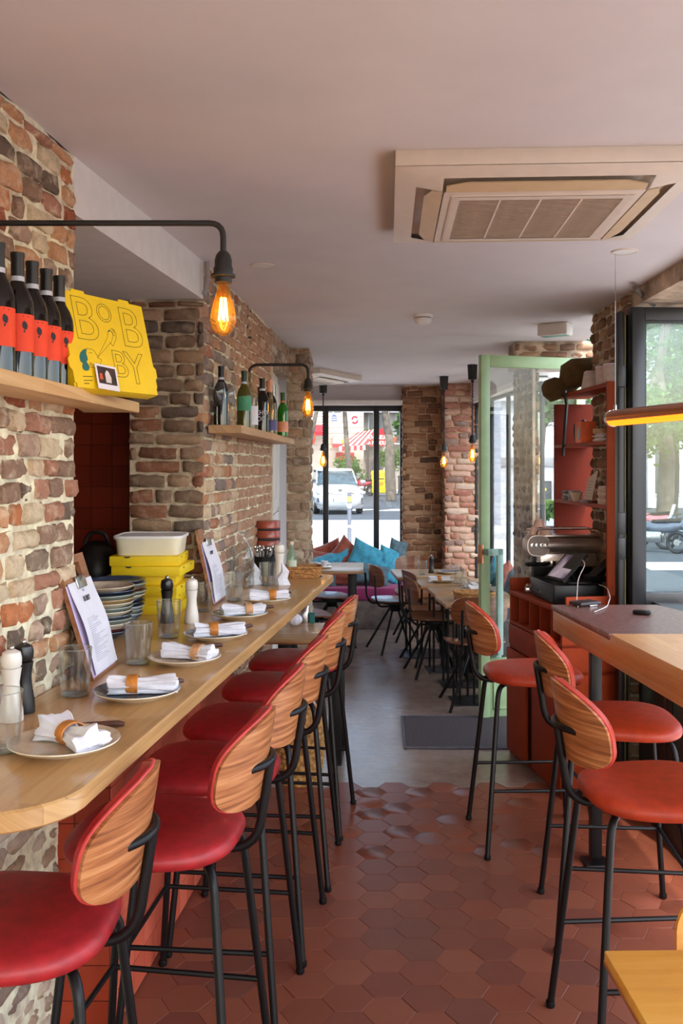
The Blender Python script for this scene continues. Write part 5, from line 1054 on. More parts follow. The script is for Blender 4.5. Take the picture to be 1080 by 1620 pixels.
basket('wicker bread basket on the table next to the green door', (.905, 6.28, T0z), .12, .12, .085, .06)
tumbler('tumbler on the third right table', 0, 0, .10, .038, (.90, 6.72, T0z), T0z)
p = G(466, 990, TH); tag(obj('crumpled_paper', MB().sphere((0, 0, .035), (.045, .035, .035), None, 9, 6), M['linen'], None, MT(p.x, p.y, T0z), ang=10), 'crumpled white paper on the low table below the counter end', 'paper')
p = G(481, 985, TH); t = thing('foil_pouch', 'silver foil pouch on the low table below the counter end', 'pouch', (p.x, p.y, T0z)); obj('pouch', MB().loft([[(x*f, y*g_, z) for x, y in superell(.028, .018, 3, 16)] for f, g_, z in ((1, 1, 0), (1.05, 1.1, .04), (.95, .6, .08), (1.0, .1, .10))]), M['steel'], t); obj('seal', MB().box((-.028, -.002, .099), (.028, .002, .112)), M['steel'], t)
p = G(492, 985, TH); t = thing('teal_box', 'small teal box on the low table below the counter end', 'box', (p.x+.005, p.y, T0z)); obj('box', MB().box((-.016, -.016, 0), (.016, .016, .05), .002), M['tealink'], t); obj('lid', MB().box((-.017, -.017, .05), (.017, .017, .058), .002), M['tealink'], t)
# black bag in the recess
t = thing('black_bag', 'black bag with an orange patch lying in the tiled recess', 'bag', (-1.0, 3.75, CT)); obj('body', MB().sphere((0, 0, .13), (.10, .10, .14), None, 18, 10), M['capsule'], t); obj('patch', MB().box((.03, -.095, .075), (.08, -.083, .11), .003), plain('orange_patch', (206,120,40), .6), t); obj('grip', MB().tube([(-.05, 0, .25), (-.03, 0, .30), (.03, 0, .30), (.05, 0, .25)], .008, 7, smooth=.02), M['capsule'], t)
# ---------------------------------------------------------------- cash desk
KZ = .9225
c0_, c1_ = W(877, 929, 4.60), W(840, 918, 5.0); uu = Vector((c0_.x-c1_.x, c0_.y-c1_.y, 0)).normalized(); nv = Vector((-uu.y, uu.x, 0))
t = thing('cash_drawer', 'black steel cash drawer on the orange cabinet', 'cash drawer', (c1_.x, c1_.y, KZ), math.atan2(uu.y, uu.x))
obj('case', MB().box((0, 0, .004), (.40, .255, .098), .003), M['metal_black'], t); f_ = obj('drawer', MB().box((.012, -.006, .010), (.388, .004, .090), .002), M['metal_black'], t); obj('lock', MB().lathe([(0, 0), (.009, 0), (.009, .006), (0, .006)], 14, MT(.2, -.006, .045, PI/2)), M['chrome'], f_); obj('slot', MB().box((.06, -.0075, .028), (.34, -.0055, .033)), M['frame_black'], f_)
bl, br, tr, tl = W(861, 913, 4.80), W(890, 920, 4.62), W(928, 877, 4.66), W(897, 873, 4.84)
t = thing('tablet', 'tilted cash desk tablet with a lit pale screen', 'tablet', bl); Z = lambda v: v-bl
obj('body', MB().quad(Z(bl), Z(br), Z(tr), Z(tl), .012), M['frame_black'], t)
ins = lambda a, b: Z(bl)+(Z(br)-Z(bl))*a+(Z(tl)-Z(bl))*b+((Z(br)).cross(Z(tl))).normalized()*.0006
scm, nt_s, bs_ = mat0('tablet_screen'); v_ = coords(nt_s, 'Object', (9, 9, 9)); cc = ramp(nt_s, [(.35, (96,84,110)), (.55, (176,164,182)), (.7, (206,196,206))], tnoise(nt_s, v_, 1.2, 1)); nt_s.links.new(cc, bs_.inputs['Emission Color']); nt_s.links.new(cc, bs_.inputs['Base Color']); bs_.inputs['Emission Strength'].default_value = .35; bs_.inputs['Roughness'].default_value = .15
obj('screen', MB().quad(ins(.07, .08), ins(.93, .08), ins(.93, .92), ins(.07, .92)), scm, t)
mid = (Z(bl)+Z(br)+Z(tr)+Z(tl))/4; obj('stand', MB().tube([mid+Vector((.01, .01, -.01)), Vector((mid.x+.06, mid.y+.03, KZ+.11-bl.z))], .015, 8).box((mid.x-.0, mid.y-.07, KZ+.099-bl.z), (mid.x+.12, mid.y+.07, KZ+.108-bl.z), .003), M['metal_black'], t)
obj('charging_cable', MB().tube([W(921, 886, 4.63)-bl, W(926, 893, 4.55)-bl, W(914, 915, 4.45)-bl, W(912, 950, 4.2)-bl, G(914, 960, 1.056)-bl], .0022, 6, smooth=.08), plain('white_cable', (214,200,190), .5), t)
t = thing('card_terminal', 'black card reader lying behind the tablet with a paper slip', 'card reader', (1.36, 4.80, KZ+.1), .3); obj('case', MB().prism([(-.10, -.05), (.10, -.06), (.10, .06), (-.08, .05)], 0, .03).prism([(-.09, 0), (.06, 0), (.06, .09), (.03, .09)], -.04, .04, MT(.02, 0, .02, PI/2)), M['metal_black'], t); obj('paper_slip', MB().quad((-.02, -.058, .03), (.05, -.058, .07), (.055, -.05, .10), (.0, -.05, .06), .001), plain('kraft_slip', (190,140,104), .7), t)
p = G(925, 958, 1.0505); t = thing('power_bank', 'dark flat power bank on the stone slab', 'power bank', (p.x, p.y, 1.051), .5); obj('case', MB().box((-.055, -.036, .004), (.055, .036, .018), .004), plain('power_bank', (52,44,46), .4), t); obj('stand', MB().box((-.01, -.04, 0), (.03, -.02, .006), .001), M['chrome'], t)
tag(obj('cable', MB().tube([W(948, 925, 4.58), W(960, 930, 4.5), W(965, 945, 4.2), G(960, 960, 1.054), G(940, 968, 1.054)], .0022, 6, smooth=.08), plain('white_cable2', (206,196,186), .5)), 'pale cable curling from the cash drawer down to the stone slab', 'cable')
p = G(1015, 972, 1.0505); t = thing('car_key', 'small black key fob on the stone slab', 'key', (p.x, p.y, 1.051), -.5); obj('fob', MB().loft([[(x*f, y*f, z) for x, y in superell(.034, .022, 3, 22)] for f, z in ((.9, 0), (1, .004), (1, .012), (.85, .016))]), M['metal_black'], t); obj('button_pad', MB().box((-.016, -.010, .0155), (.016, .010, .0175), .001), plain('fob_brown', (70,50,40), .4), t)
# espresso machine
M['inox'] = plain('polished_inox', (206,190,178), .30, .85, var=.06)
o0 = W(846, 862, 5.02); t = thing('espresso_machine', 'chrome lever espresso machine with a rounded end behind the cash drawer', 'coffee machine', (o0.x, o0.y, KZ)); zc = o0.z-KZ
ax = Vector((1, .12, 0)).normalized(); TX = frame((0, 0, zc), ax, (0, 0, 1))      # x along the machine, y up, z towards the room
obj('barrel', MB().loft([[(x, .048*math.cos(a), .07*math.sin(a)) for a in [2*PI*k/24 for k in range(24)]] for x in (.02, .36)], TX), M['inox'], t)
endp = superell(.066, .060, 2.6, 28); e_ = obj('end_housing', MB().loft([[(x*f-.0, y*f, z) for x, y in endp] for f, z in ((.8, -.03), (1, -.02), (1, .05), (.95, .062))], TX), M['inox'], t)
obj('end_face', MB().loft([[(x*f, y*f, z) for x, y in endp] for f, z in ((.90, .060), (.88, .067))], TX), plain('grey_dial_face', (120,104,98), .35, var=.15), t)
for k in range(4): obj('dial', MB().lathe([(0, 0), (.011, 0), (.010, .008), (0, .009)], 14, TX @ MT(-.040+.026*k, .004, .067)), M['chrome'], t)
for k in range(2):
    hx = .0+.055*k; g_ = obj('portafilter', MB().lathe([(0, 0), (.026, 0), (.028, .012), (.026, .024), (0, .024)], 18, TX @ MT(hx+.03, -.085, .02, PI/2)), M['chrome'], t)
    obj('handle', MB().tube([TX @ Vector(q) for q in ((hx+.02, -.098, .035), (hx-.02, -.100, .055), (hx-.075, -.098, .075))], [.007, .013, .010], 10), M['capsule'], g_)
obj('group_body', MB().box((.02, -.12, -.06), (.34, -.045, .03), .01, TX), M['inox'], t); obj('base', MB().box((-.0, -zc+.02, -.10), (.36, -.19, .06), .008, TX).box((.01, -.20, -.10), (.35, -.04, -.05), .004, TX), M['metal_black'], t)
for x in (.02, .33):
    obj('foot', MB().lathe([(0, 0), (.016, 0), (.014, .03), (0, .03)], 12, Matrix.Translation(TX @ Vector((x, -zc, 0)))), M['metal_black'], t)
obj('top_tray', MB().box((-.02, .046, -.08), (.36, .056, .05), .003, TX), M['inox'], t)
for z_ in (.05, -.08): obj('cup_rail', MB().tube([TX @ Vector(q) for q in ((-.01, .056, z_), (.0, .088, z_), (.34, .088, z_), (.355, .056, z_))], .004, 7, smooth=.02), M['chrome'], t)
for lab, x, y_, z_ in (('upturned pinkish cup on the espresso machine', .00, .0575, .0), ('wide pinkish cup on the espresso machine, nearer the rail', .055, .0575, .02), ('pinkish cup stacked on the others on the espresso machine', .02, .1000, .01)):
    q = (TX @ Vector((x, y_, z_)))+Vector((o0.x, o0.y, KZ)); c_ = thing('cup', lab, 'cup', q, 0, 'cups on the espresso machine'); obj('bowl', MB().lathe([(0, .042), (.018, .042), (.030, .02), (.034, 0), (.031, 0), (.026, .02), (0, .036)], 20), plain('pink_ceramic', (206,172,156), .3), c_); obj('handle', MB().tube([(-.03, 0, .01), (-.048, 0, .016), (-.044, 0, .03), (-.024, 0, .032)], .0035, 6), plain('pink_ceramic2', (206,172,156), .3), c_)
# clutter of the shelf tower
M['khaki'] = plain('khaki_canvas', (92,72,40), .9, var=.18, nscale=12, bmp=.2)
tz = 2.0405; t = thing('canvas_bag', 'khaki canvas bag slumped over the top of the shelf tower', 'bag', (1.33, 5.30, tz))
def lump(rx, ry, rz_, seed, amp=.22): 
    mb = MB().sphere((0, 0, 0), (rx, ry, rz_), None, 26, 16); mb.v = [v*(1+amp*noise.noise(v*9+Vector((seed, 0, 0)))+amp*.4*noise.noise(v*23)) for v in mb.v]; return mb
def blk(pts, th):                                     # soft slab through a polygon in the frontal plane
    n = len(pts); c = sum((Vector(p) for p in pts), Vector())/n; rings = []
    for f, d_ in ((.3, -th), (.86, -th*.85), (1, -th*.3), (1, th*.3), (.86, th*.85), (.3, th)): rings.append([c+(Vector(p)-c)*f+Vector((0, d_, 0)) for p in pts])
    return MB().loft(rings)
B0 = Vector((1.33, 5.30, tz)); pl_ = lambda l, d: [W(x, y, d)-B0 for x, y in l]
obj('flap', blk(pl_([(888,578),(903,568),(945,565),(958,572),(962,590),(935,608),(910,614),(893,612),(885,600)], 5.28), .075), M['khaki'], t, ang=85)
obj('body', blk(pl_([(857,612),(862,602),(876,597),(888,600),(905,603),(916,612),(905,622),(890,625),(884,632),(872,636),(860,626)], 5.34), .07), M['khaki'], t, ang=85)
obj('strap', MB().tube(pl_([(893,618),(896,640),(893,680),(890,721)], 5.20), .010, 4), M['capsule'], t)
def lampshade(label, pts, d, m):
    (x0, y0), (x1, y1) = pts
    pass
p = W(935, 606, 4.98); t = thing('paper_bowl', 'white cone shaped bowl upside down on top of the shelf tower', 'bowl', (1.372, 5.02, tz)); obj('bowl', MB().lathe([(.058, 0), (.060, .003), (.043, .098), (.038, .102), (0, .102)], 24), plain('pinkish_white', (214,196,190), .6), t); obj('rim', MB().lathe([(.056, .0), (.0615, .001), (.0605, .005)], 24), M['paper'], t)
for lab, x, y in (('white roll tub on top of the shelf tower beside the cone bowl', 1.372, 4.78), ('second white roll tub on top of the shelf tower, at the window frame', 1.378, 4.66)): t = thing('paper_tub', lab, 'tub', (x, y, tz), 0, 'white tubs on the shelf tower'); obj('tub', MB().lathe([(0, 0), (.044, 0), (.048, .10), (.045, .10), (.04, .006), (0, .006)], 24), plain('pinkish_white2', (214,196,190), .6), t); obj('rim', MB().lathe([(.044, .099), (.0495, .101), (.049, .095)], 24), M['paper'], t)
z = 1.7485; t = thing('tape_dispenser', 'bright orange card box with a round black opening on the middle shelf', 'box', (1.335, 5.02, z), -PI/2-.05); M['orangebox'] = plain('bright_orange', (222,96,36), .55)
obj('box', MB().box((-.085, -.04, 0), (.085, .04, .115), .004), M['orangebox'], t); obj('opening', MB().lathe([(0, 0), (.032, 0), (.034, .002), (0, .0025)], 22, MT(.03, -.04, .05, PI/2)), M['capsule'], t)
t = thing('black_pot', 'dark round pot standing at the back of the middle shelf', 'pot', (1.40, 5.30, z)); obj('pot', MB().lathe([(0, 0), (.05, 0), (.06, .08), (.055, .12), (0, .12)], 20), M['metal_black'], t); obj('knob', MB().sphere((0, 0, .13), .014), M['capsule'], t)
zz_ = z
for k in range(7):
    tag(obj('paper_sheaf', MB().prism([(-.035, -.09), (.035, -.085), (.033, .09), (-.036, .085)], 0, .0055+.001*(k % 2)), M['paper'] if k % 3 else plain('kraft', (196,160,130), .7), None, MT(1.365+.004*(k % 2), 4.75+.006*(k % 3), zz_, 0, 0, .12*math.sin(k*2.1))), ('top' if k == 6 else ['lowest', 'second', 'third', 'fourth', 'fifth', 'sixth'][k])+' sheaf of the paper pile on the middle shelf', 'paper', 'papers piled on the middle shelf'); zz_ += .0068
t = thing('tape_roll', 'beige tape roll lying on the paper pile of the middle shelf', 'tape', (1.355, 4.80, zz_)); obj('roll', MB().lathe([(.026, 0), (.038, 0), (.038, .022), (.026, .022), (.026, 0)], 24), plain('beige_tape', (190,160,124), .5), t); obj('core', MB().lathe([(.023, 0), (.026, 0), (.026, .0225), (.023, .0225), (.023, 0)], 24), plain('card_core', (150,116,84), .7), t)
z = 1.4255; zz_ = z
for k in range(6):
    b = thing('book', ['bottom', 'second', 'third', 'fourth', 'fifth', 'topmost'][k]+' thin book of the pile on the low tower shelf', 'book', (1.325, 5.28, zz_), .06*math.sin(k*1.7), 'thin books on the low tower shelf'); obj('cover', MB().box((-.04, -.06, 0), (.04, .06, .009), .001), plain('book_%d' % k, [(60,50,50),(120,60,50),(70,70,60),(160,140,120),(50,44,50),(90,60,50)][k], .6), b); obj('pages', MB().box((-.038, -.0605, .002), (.0405, .0605, .007)), M['paper'], b); zz_ += .0095
t = thing('small_bowl', 'small beige bowl in front of the books on the low tower shelf', 'bowl', (1.315, 5.13, z)); obj('bowl', MB().lathe([(0, 0), (.022, 0), (.038, .05), (.035, .05), (.018, .006), (0, .006)], 22), M['beige'], t); obj('filling', MB().sphere((0, 0, .046), (.032, .032, .014)), plain('straw', (150,120,90), .8), t)
t = thing('price_tag', 'cream card with printed lines leaning on the low tower shelf', 'card', (1.325, 4.93, z+.002), -PI/2+.06); TT = MT(0, 0, .012, -.22); obj('card', MB().prism([(-.062, 0), (.062, 0), (.062, .158), (.052, .162), (-.062, .118)], 0, .003, TT @ MT(rx=PI/2)), plain('cream_card', (206,186,170), .7, var=.03), t); mb = MB()
for k in range(6): mb.box((-.05, -.0042, .02+.016*k), (.045, -.003, .022+.016*k), 0, TT)
o = obj('print', mb, plain('card_print', (150,130,120), .8), t); o['kind'] = 'stuff'; obj('base', MB().box((-.065, -.025, -.002), (.07, .03, .012), .002), M['darkwood'], t)
zz_ = z
for k in range(6): tag(obj('folded_cloth', MB().loft([[(x*f, y*f, z_) for x, y in superell(.038, .075, 4, 22)] for f, z_ in ((.94, 0), (1, .005), (1, .011), (.92, .016))]), plain('cloth_%d' % k, [(206,180,164),(214,196,184),(190,164,150),(210,190,176),(200,176,160),(216,200,190)][k], .85), None, MT(1.362, 4.70, zz_, 0, 0, .07*math.sin(k*2.3))), ['bottom', 'second', 'third', 'fourth', 'fifth', 'topmost'][k]+' folded cloth of the pile on the low tower shelf', 'cloth', 'folded cloths on the low tower shelf'); zz_ += .0155
t = thing('glass_jar_tray', 'low chrome tray with beads at the cabinet end by the cash drawer', 'tray', (1.045, 5.10, KZ)); obj('tray', MB().box((-.03, -.05, 0), (.06, .05, .03), .004), M['chrome'], t)
for k in range(3): obj('bead', MB().sphere((-.015+.02*k, -.02, .038), .010, None, 10, 6), M['beige'], t)
# ---------------------------------------------------------------- outside: ground, street, buildings
GZ = -.10
M['pavement'] = plain('pale_pavement', (214,210,204), .85, var=.05, nscale=3, kind='World'); M['asphalt'] = plain('asphalt', (62,67,73), .85, var=.10, nscale=6, kind='World'); M['roadpaint'] = plain('road_paint', (232,232,228), .8)
M['cream_wall'] = plain('cream_wall', (186,174,160), .9, var=.04, nscale=2, kind='World'); M['white_wall'] = plain('white_render', (198,198,204), .9, var=.03, kind='World'); M['greywall'] = plain('grey_wall', (150,152,156), .9, var=.08, kind='World'); M['winglass'] = plain('dark_glass', (64,74,84), .12, var=.15)
M['bark'] = plain('plane_bark', (86,78,70), .9, var=.3, nscale=5, bmp=.4); M['awning'] = plain('awning_red', (170,34,44), .8, var=.05); M['awningp'] = plain('awning_pale', (214,176,168), .8)
def leafm(name, a, b, c):
    m, nt, bs = mat0(name); n = tnoise(nt, coords(nt, 'World'), 2.2, 4, .7); cc = ramp(nt, [(.3, a), (.5, b), (.7, c)], n); nt.links.new(cc, bs.inputs['Base Color']); bs.inputs['Roughness'].default_value = .55
    tl = node(nt, 'BsdfTranslucent'); nt.links.new(cc, tl.inputs[0]); ad = node(nt, 'MixShader'); ad.inputs[0].default_value = .45; out = nt.nodes['Material Output']
    nt.links.new(bs.outputs[0], ad.inputs[1]); nt.links.new(tl.outputs[0], ad.inputs[2]); nt.links.new(ad.outputs[0], out.inputs[0]); return m
M['leaf'] = leafm('leaf', (44,80,28), (76,118,46), (118,152,66)); M['leafdark'] = leafm('leaf_dark', (40,74,34), (66,104,50), (104,140,70))
mb = MB(); mb.box((-60, -20, GZ-.3), (90, 120, GZ-.02)); struct('road', mb, M['asphalt'])
PVX = lambda y: 1.9+.145*(y-4.4)
mb = MB(); mb.prism([(-40, 10.05), (1.64, 10.05), (1.64, -12), (5.5, -12), (5.0, 3.0), (3.0, 9.0), (PVX(12), 12), (PVX(30.5), 29.5), (-40, 28.5)], GZ-.2, GZ); pv = struct('pavement', mb, M['pavement'])  # unseen near part widened to bounce sunlight up to the ceiling
mb = MB(); mb.prism([(-60, 57), (80, 61), (80, 110), (-60, 110)], GZ-.2, GZ+.05); fp = struct('pavement', mb, M['pavement'])
for k in range(16): x = -1+.62*k; obj('kerb_stone', MB().box((x, 56.4+.07*k*.6, GZ), (x+.34, 56.8+.04*k, GZ+.22), .02), M['white_wall'] if k % 2 else M['asphalt'], fp)
for k in range(7): obj('crossing_stripe', MB().prism([(-9+2.6*k, 36.0+.7*(k % 2)), (-7.2+2.6*k, 36.0), (-6.4+2.6*k, 37.0), (-8.2+2.6*k, 37.4)], GZ-.02, GZ-.012), M['roadpaint'], pv)
for k in range(4): obj('sunlit_marking', MB().prism([(5.2+1.1*k, 15.4), (6.1+1.1*k, 15.4), (6.2+1.1*k, 16.6), (5.3+1.1*k, 16.6)], GZ-.02, GZ-.012), M['roadpaint'], pv)  # white patches laid on the road in place of strips of sunlight
# bollard and car
t = thing('bollard', 'grey street bollard with a white ball top and stickers', 'bollard', (.150, 17.4, GZ)); obj('post', MB().lathe([(0, 0), (.06, 0), (.06, .05), (.042, .08), (.038, 1.22), (0, 1.22)], 18), plain('bollard_grey', (84,87,98), .5), t); obj('ball', MB().sphere((0, 0, 1.275), .062, None, 18, 12), M['white_wall'], t)
for nm, z, c, h in (('sticker', 1.05, (200,214,70), .07), ('sticker', .93, (214,214,226), .06), ('sticker', .56, (226,190,206), .035)): obj(nm, MB().lathe([(.041, z), (.042, z), (.042, z+h*1.4), (.041, z+h*1.4)], 18), plain('sticker_%d' % (z*100), c, .6), t)
def car(label, x, y, rz, group=None):
    t = thing('car', label, 'car', (x, y, GZ-.02), rz); cw = plain('car_white', (156,160,168), .25, var=.01, coat=.6); gl = plain('car_glass', (44,58,64), .25, var=.5, nscale=3); blk = plain('car_black', (30,32,36), .5)
    def sec(x_, hw, zb, zt, p=3.6, n=24): return [(x_, hw*math.copysign(abs(math.cos(a))**(2/p), math.cos(a)), (zb+zt)/2+(zt-zb)/2*math.copysign(abs(math.sin(a))**(2/p), math.sin(a))) for a in [2*PI*k/n for k in range(n)]]
    obj('body', MB().loft([sec(x_, hw, zb, zt) for x_, hw, zb, zt in ((2.16, .55, .34, .62), (2.13, .72, .28, .80), (2.02, .84, .24, .92), (1.75, .90, .22, 1.00), (1.1, .915, .22, 1.09), (.6, .92, .22, 1.14), (-.8, .92, .22, 1.16), (-1.7, .90, .24, 1.14), (-2.05, .84, .28, 1.05), (-2.14, .70, .36, .92))]), cw, t)
    obj('cabin', MB().loft([sec(x_, hw, zb, zt, 4) for x_, hw, zb, zt in ((1.12, .76, 1.02, 1.12), (.95, .76, 1.02, 1.22), (.30, .68, 1.02, 1.60), (-.2, .67, 1.02, 1.655), (-1.2, .67, 1.02, 1.63), (-1.9, .70, 1.02, 1.25))]), gl, t)
    obj('roof', MB().loft([sec(x_, hw, zb, zt, 5) for x_, hw, zb, zt in ((.36, .62, 1.565, 1.60), (.2, .675, 1.585, 1.645), (-.3, .68, 1.60, 1.675), (-1.2, .68, 1.585, 1.655), (-1.5, .65, 1.50, 1.57))]), cw, t)
    for s in (-1, 1):
        obj('pillar', MB().tube([(1.10, s*.75, 1.10), (.32, s*.675, 1.60), (-.2, s*.675, 1.63)], .030, 8), cw, t)
        h_ = obj('headlight', MB().loft([[(x_, s*y_, z_) for y_, z_ in ((.46, a), (.80, a+.10), (.86, a+.20), (.84, b), (.60, b-.03), (.48, b-.10))] for x_, a, b in ((1.80, .66, .90), (2.075, .64, .86), (2.09, .66, .84))]), plain('headlight_%d' % s, (170,176,186), .1, metal=.6), t); obj('lamp', MB().sphere((2.09, s*.66, .74), (.02, .055, .055), None, 12, 8), M['chrome'], h_)
        obj('fog_surround', MB().loft([[(x_, s*y_, z_) for y_, z_ in ((.58, .40), (.82, .46), (.84, .60), (.60, .58))] for x_ in (1.9, 2.085)]), blk, t)
        obj('mirror', MB().sphere((.80, s*1.02, 1.16), (.09, .11, .08), None, 12, 8), cw, t)
        for xw in (1.33, -1.32):
            w_ = obj('wheel', MB().lathe([(0, -.11), (.24, -.11), (.33, -.10), (.345, -.06), (.345, .06), (.33, .10), (.24, .11), (0, .11)], 24, MT(xw, s*.80, .345, PI/2)), blk, t); obj('hub_cap', MB().lathe([(0, -.115), (.2, -.115), (.22, -.10), (.2, .115), (0, .115)], 16, MT(xw, s*.80, .345, PI/2)), M['steel'], w_)
    g_ = obj('grille', MB().loft([[(x_, y_, z_) for y_, z_ in ((-.46, .60), (.46, .60), (.54, .76), (.42, .80), (-.42, .80), (-.54, .76))] for x_ in (2.0, 2.135)]), blk, t)
    for k in range(3): obj('grille_bar', MB().tube([(2.142, -.46-.02*k, .645+.045*k), (2.150, 0, .645+.045*k), (2.142, .46+.02*k, .645+.045*k)], .008, 5), M['chrome'], g_)
    obj('grille_bars', MB().box((2.138, -.40, .62), (2.144, -.385, .79)).box((2.14, -.2, .61), (2.147, -.185, .79)).box((2.14, .185, .61), (2.147, .2, .79)).box((2.138, .385, .62), (2.144, .40, .79)), M['chrome'], g_)['kind'] = 'stuff'
    pl = obj('number_plate', MB().box((2.155, -.26, .475), (2.17, .26, .585), .004), M['paper'], t); TT = frame((2.1715, 0, .53), (0, 1, 0), (0, 0, 1)); text('plate_text', 'CJ-772-HB', .095, M['ink'], pl, TT, sx=.85); obj('country_strip', MB().box((2.1695, -.26, .476), (2.1712, -.225, .584)), plain('plate_blue', (50,80,170), .5), pl)
    obj('lower_bumper', MB().loft([[(x_, y_, z_) for y_, z_ in ((-.80, .22), (.80, .22), (.86, .36), (-.86, .36))] for x_ in (1.8, 2.13)]), plain('bumper_grey', (96,100,106), .6), t); obj('emblem', MB().prism([(-.09, .03), (.09, .03), (.05, -.03), (0, -.055), (-.05, -.03)], 0, .012, frame((2.115, 0, .885), (0, 1, 0), (-.35, 0, 1))), blk, t); return t
car('white compact SUV parked beyond the far window, facing the bar', -.30, 35.2, -PI/2+.12)
t = thing('letter_box', 'yellow street letter box seen through the far window', 'letter box', (2.20, 54.0, GZ+.05), .1); yl = plain('letter_yellow', (248,200,30), .5); obj('body', MB().box((-.42, -.35, .12), (.42, .35, 1.20), .03), yl, t); obj('hood', MB().loft([[(x, y, z) for x, y in superell(.46*f, .38*f, 6, 28)] for f, z in ((1, 1.18), (1, 1.28), (.9, 1.40), (.6, 1.45))]), yl, t); obj('plinth', MB().box((-.36, -.3, 0), (.36, .3, .14), .02), M['greywall'], t); obj('slot', MB().box((-.25, -.36, .92), (.25, -.345, .98)), M['ink'], t); obj('emblem_plate', MB().lathe([(0, 0), (.12, 0), (.11, .012), (0, .012)], 20, MT(.1, -.35, .66, PI/2)), plain('letter_ochre', (200,150,30), .5), t)
for k, (x, y) in enumerate(((579, 774), (606, 776), (624, 778))): p = G(x, y, GZ+.05); q = thing('street_post', ['thin dark street post before the scooter', 'thin dark street post before the letter box', 'thin dark street post at the thick plane tree'][k], 'bollard', (p.x, min(p.y, 56), GZ+.05), 0, 'thin dark street posts'); obj('shaft', MB().lathe([(0, 0), (.05, 0), (.045, 1.0), (0, 1.0)], 12), M['frame_dark'], q); obj('ball', MB().sphere((0, 0, 1.05), .07, None, 12, 8), M['frame_dark'], q)
# plane trees
def leaves(n, c, r, size, seed, hollow=.35):
    q = random.Random(seed); mb = MB(); vs = []; fs = []; clumps = []
    for _ in range(26):
        d = Vector((q.gauss(0, 1), q.gauss(0, 1), q.gauss(0, 1))).normalized()*(q.uniform(hollow, 1)); clumps.append((Vector((d.x*r[0], d.y*r[1], d.z*r[2])), q.uniform(.25, .5)*min(r)))
    for _ in range(n):
        cc, cr = q.choice(clumps); p = Vector(c)+cc+Vector((q.gauss(0, .5), q.gauss(0, .5), q.gauss(0, .42)))*cr; s = size*q.uniform(.6, 1.25)
        u_ = Vector((q.gauss(0, 1), q.gauss(0, 1), q.gauss(0, .6))).normalized(); v_ = u_.cross(Vector((q.gauss(0, 1), q.gauss(0, 1), q.gauss(0, 1)))).normalized(); o = len(vs)
        vs += [p-u_*s*.5, p-v_*s*.32, p+u_*s*.55, p+v_*s*.32]; fs.append((o, o+1, o+2, o+3))
    return mb.add(vs, fs)
def tree(label, base, pts, r, crowns, n=2600, size=.2, seed=1, mat='leaf', group=None):
    b = Vector(base); t = thing('plane_tree', label, 'tree', b, 0, group); obj('trunk', MB().tube([Vector(p)-b for p in pts], r, 12, smooth=.4), M['bark'], t)
    for k, (c, rr) in enumerate(crowns):
        c = Vector(c)-b; obj('branch', MB().tube([Vector(pts[-1])-b, (Vector(pts[-1])-b).lerp(c, .5)+Vector((0, 0, .2)), c], [r[-1]*.8, r[-1]*.2], 8), M['bark'], t)
        o = obj('foliage', leaves(n, c, rr, size, seed+k), M[mat], t, ang=180); o['kind'] = 'stuff'
    return t
def PT(l, d): return [W(x, y, d) for x, y in l]
def grounded(l): l[0].z = GZ; return l
tr = PT([(553, 778), (552, 740), (548, 700), (545, 650), (541, 600)], 48); tr = grounded(tr); tree('slim leaning street tree in front of the striped awning', tr[0], tr, [.17, .14, .13, .12, .10], [((.3, 48.5, 9.5), (2.6, 2.0, 2.0))], 1500, .3, 5)
tr = PT([(619, 783), (616, 740), (617, 700), (610, 665), (606, 620)], 46); tr = grounded(tr); tree('thick mottled plane tree next to the yellow letter box', tr[0], tr, [.27, .24, .24, .20, .16], [((2.6, 46.5, 9.0), (2.2, 2.0, 2.0)), ((3.3, 47.5, 4.0), (.55, .6, .4))], 1100, .28, 9)
tr = PT([(478, 790), (486, 720), (494, 680), (503, 640), (512, 600)], 42); tr = grounded(tr); tree('thin bare street tree at the stone pier side of the far window', tr[0], tr, [.16, .13, .10, .08, .06], [((-.6, 42, 8.6), (1.6, 1.4, 1.2))], 700, .28, 13)
def bush(label, px, py, d, r, n, seed, base=None):
    p = W(px, py, d); t = thing('shrub', label, 'shrub', (p.x, p.y, GZ+.05), 0, 'shrubs along the far pavement'); obj('stem', MB().tube([(0, 0, 0), (.05, 0, p.z-GZ)], [.06, .03], 7), M['bark'], t); o = obj('foliage', leaves(n, (0, 0, p.z-GZ-.05), (r, r, r*.9), .22, seed), M['leaf'], t, ang=180); o['kind'] = 'stuff'
bush('leafy shrub between the car and the leaning tree', 558, 748, 55, .75, 500, 31); bush('leafy shrub at the shopfront left of the letter box', 545, 735, 60, .8, 450, 32); bush('tall leafy shrub by the thick plane tree trunk', 634, 725, 56, .9, 700, 33); bush('leafy shrub over the letter box', 611, 725, 60, .7, 450, 34)
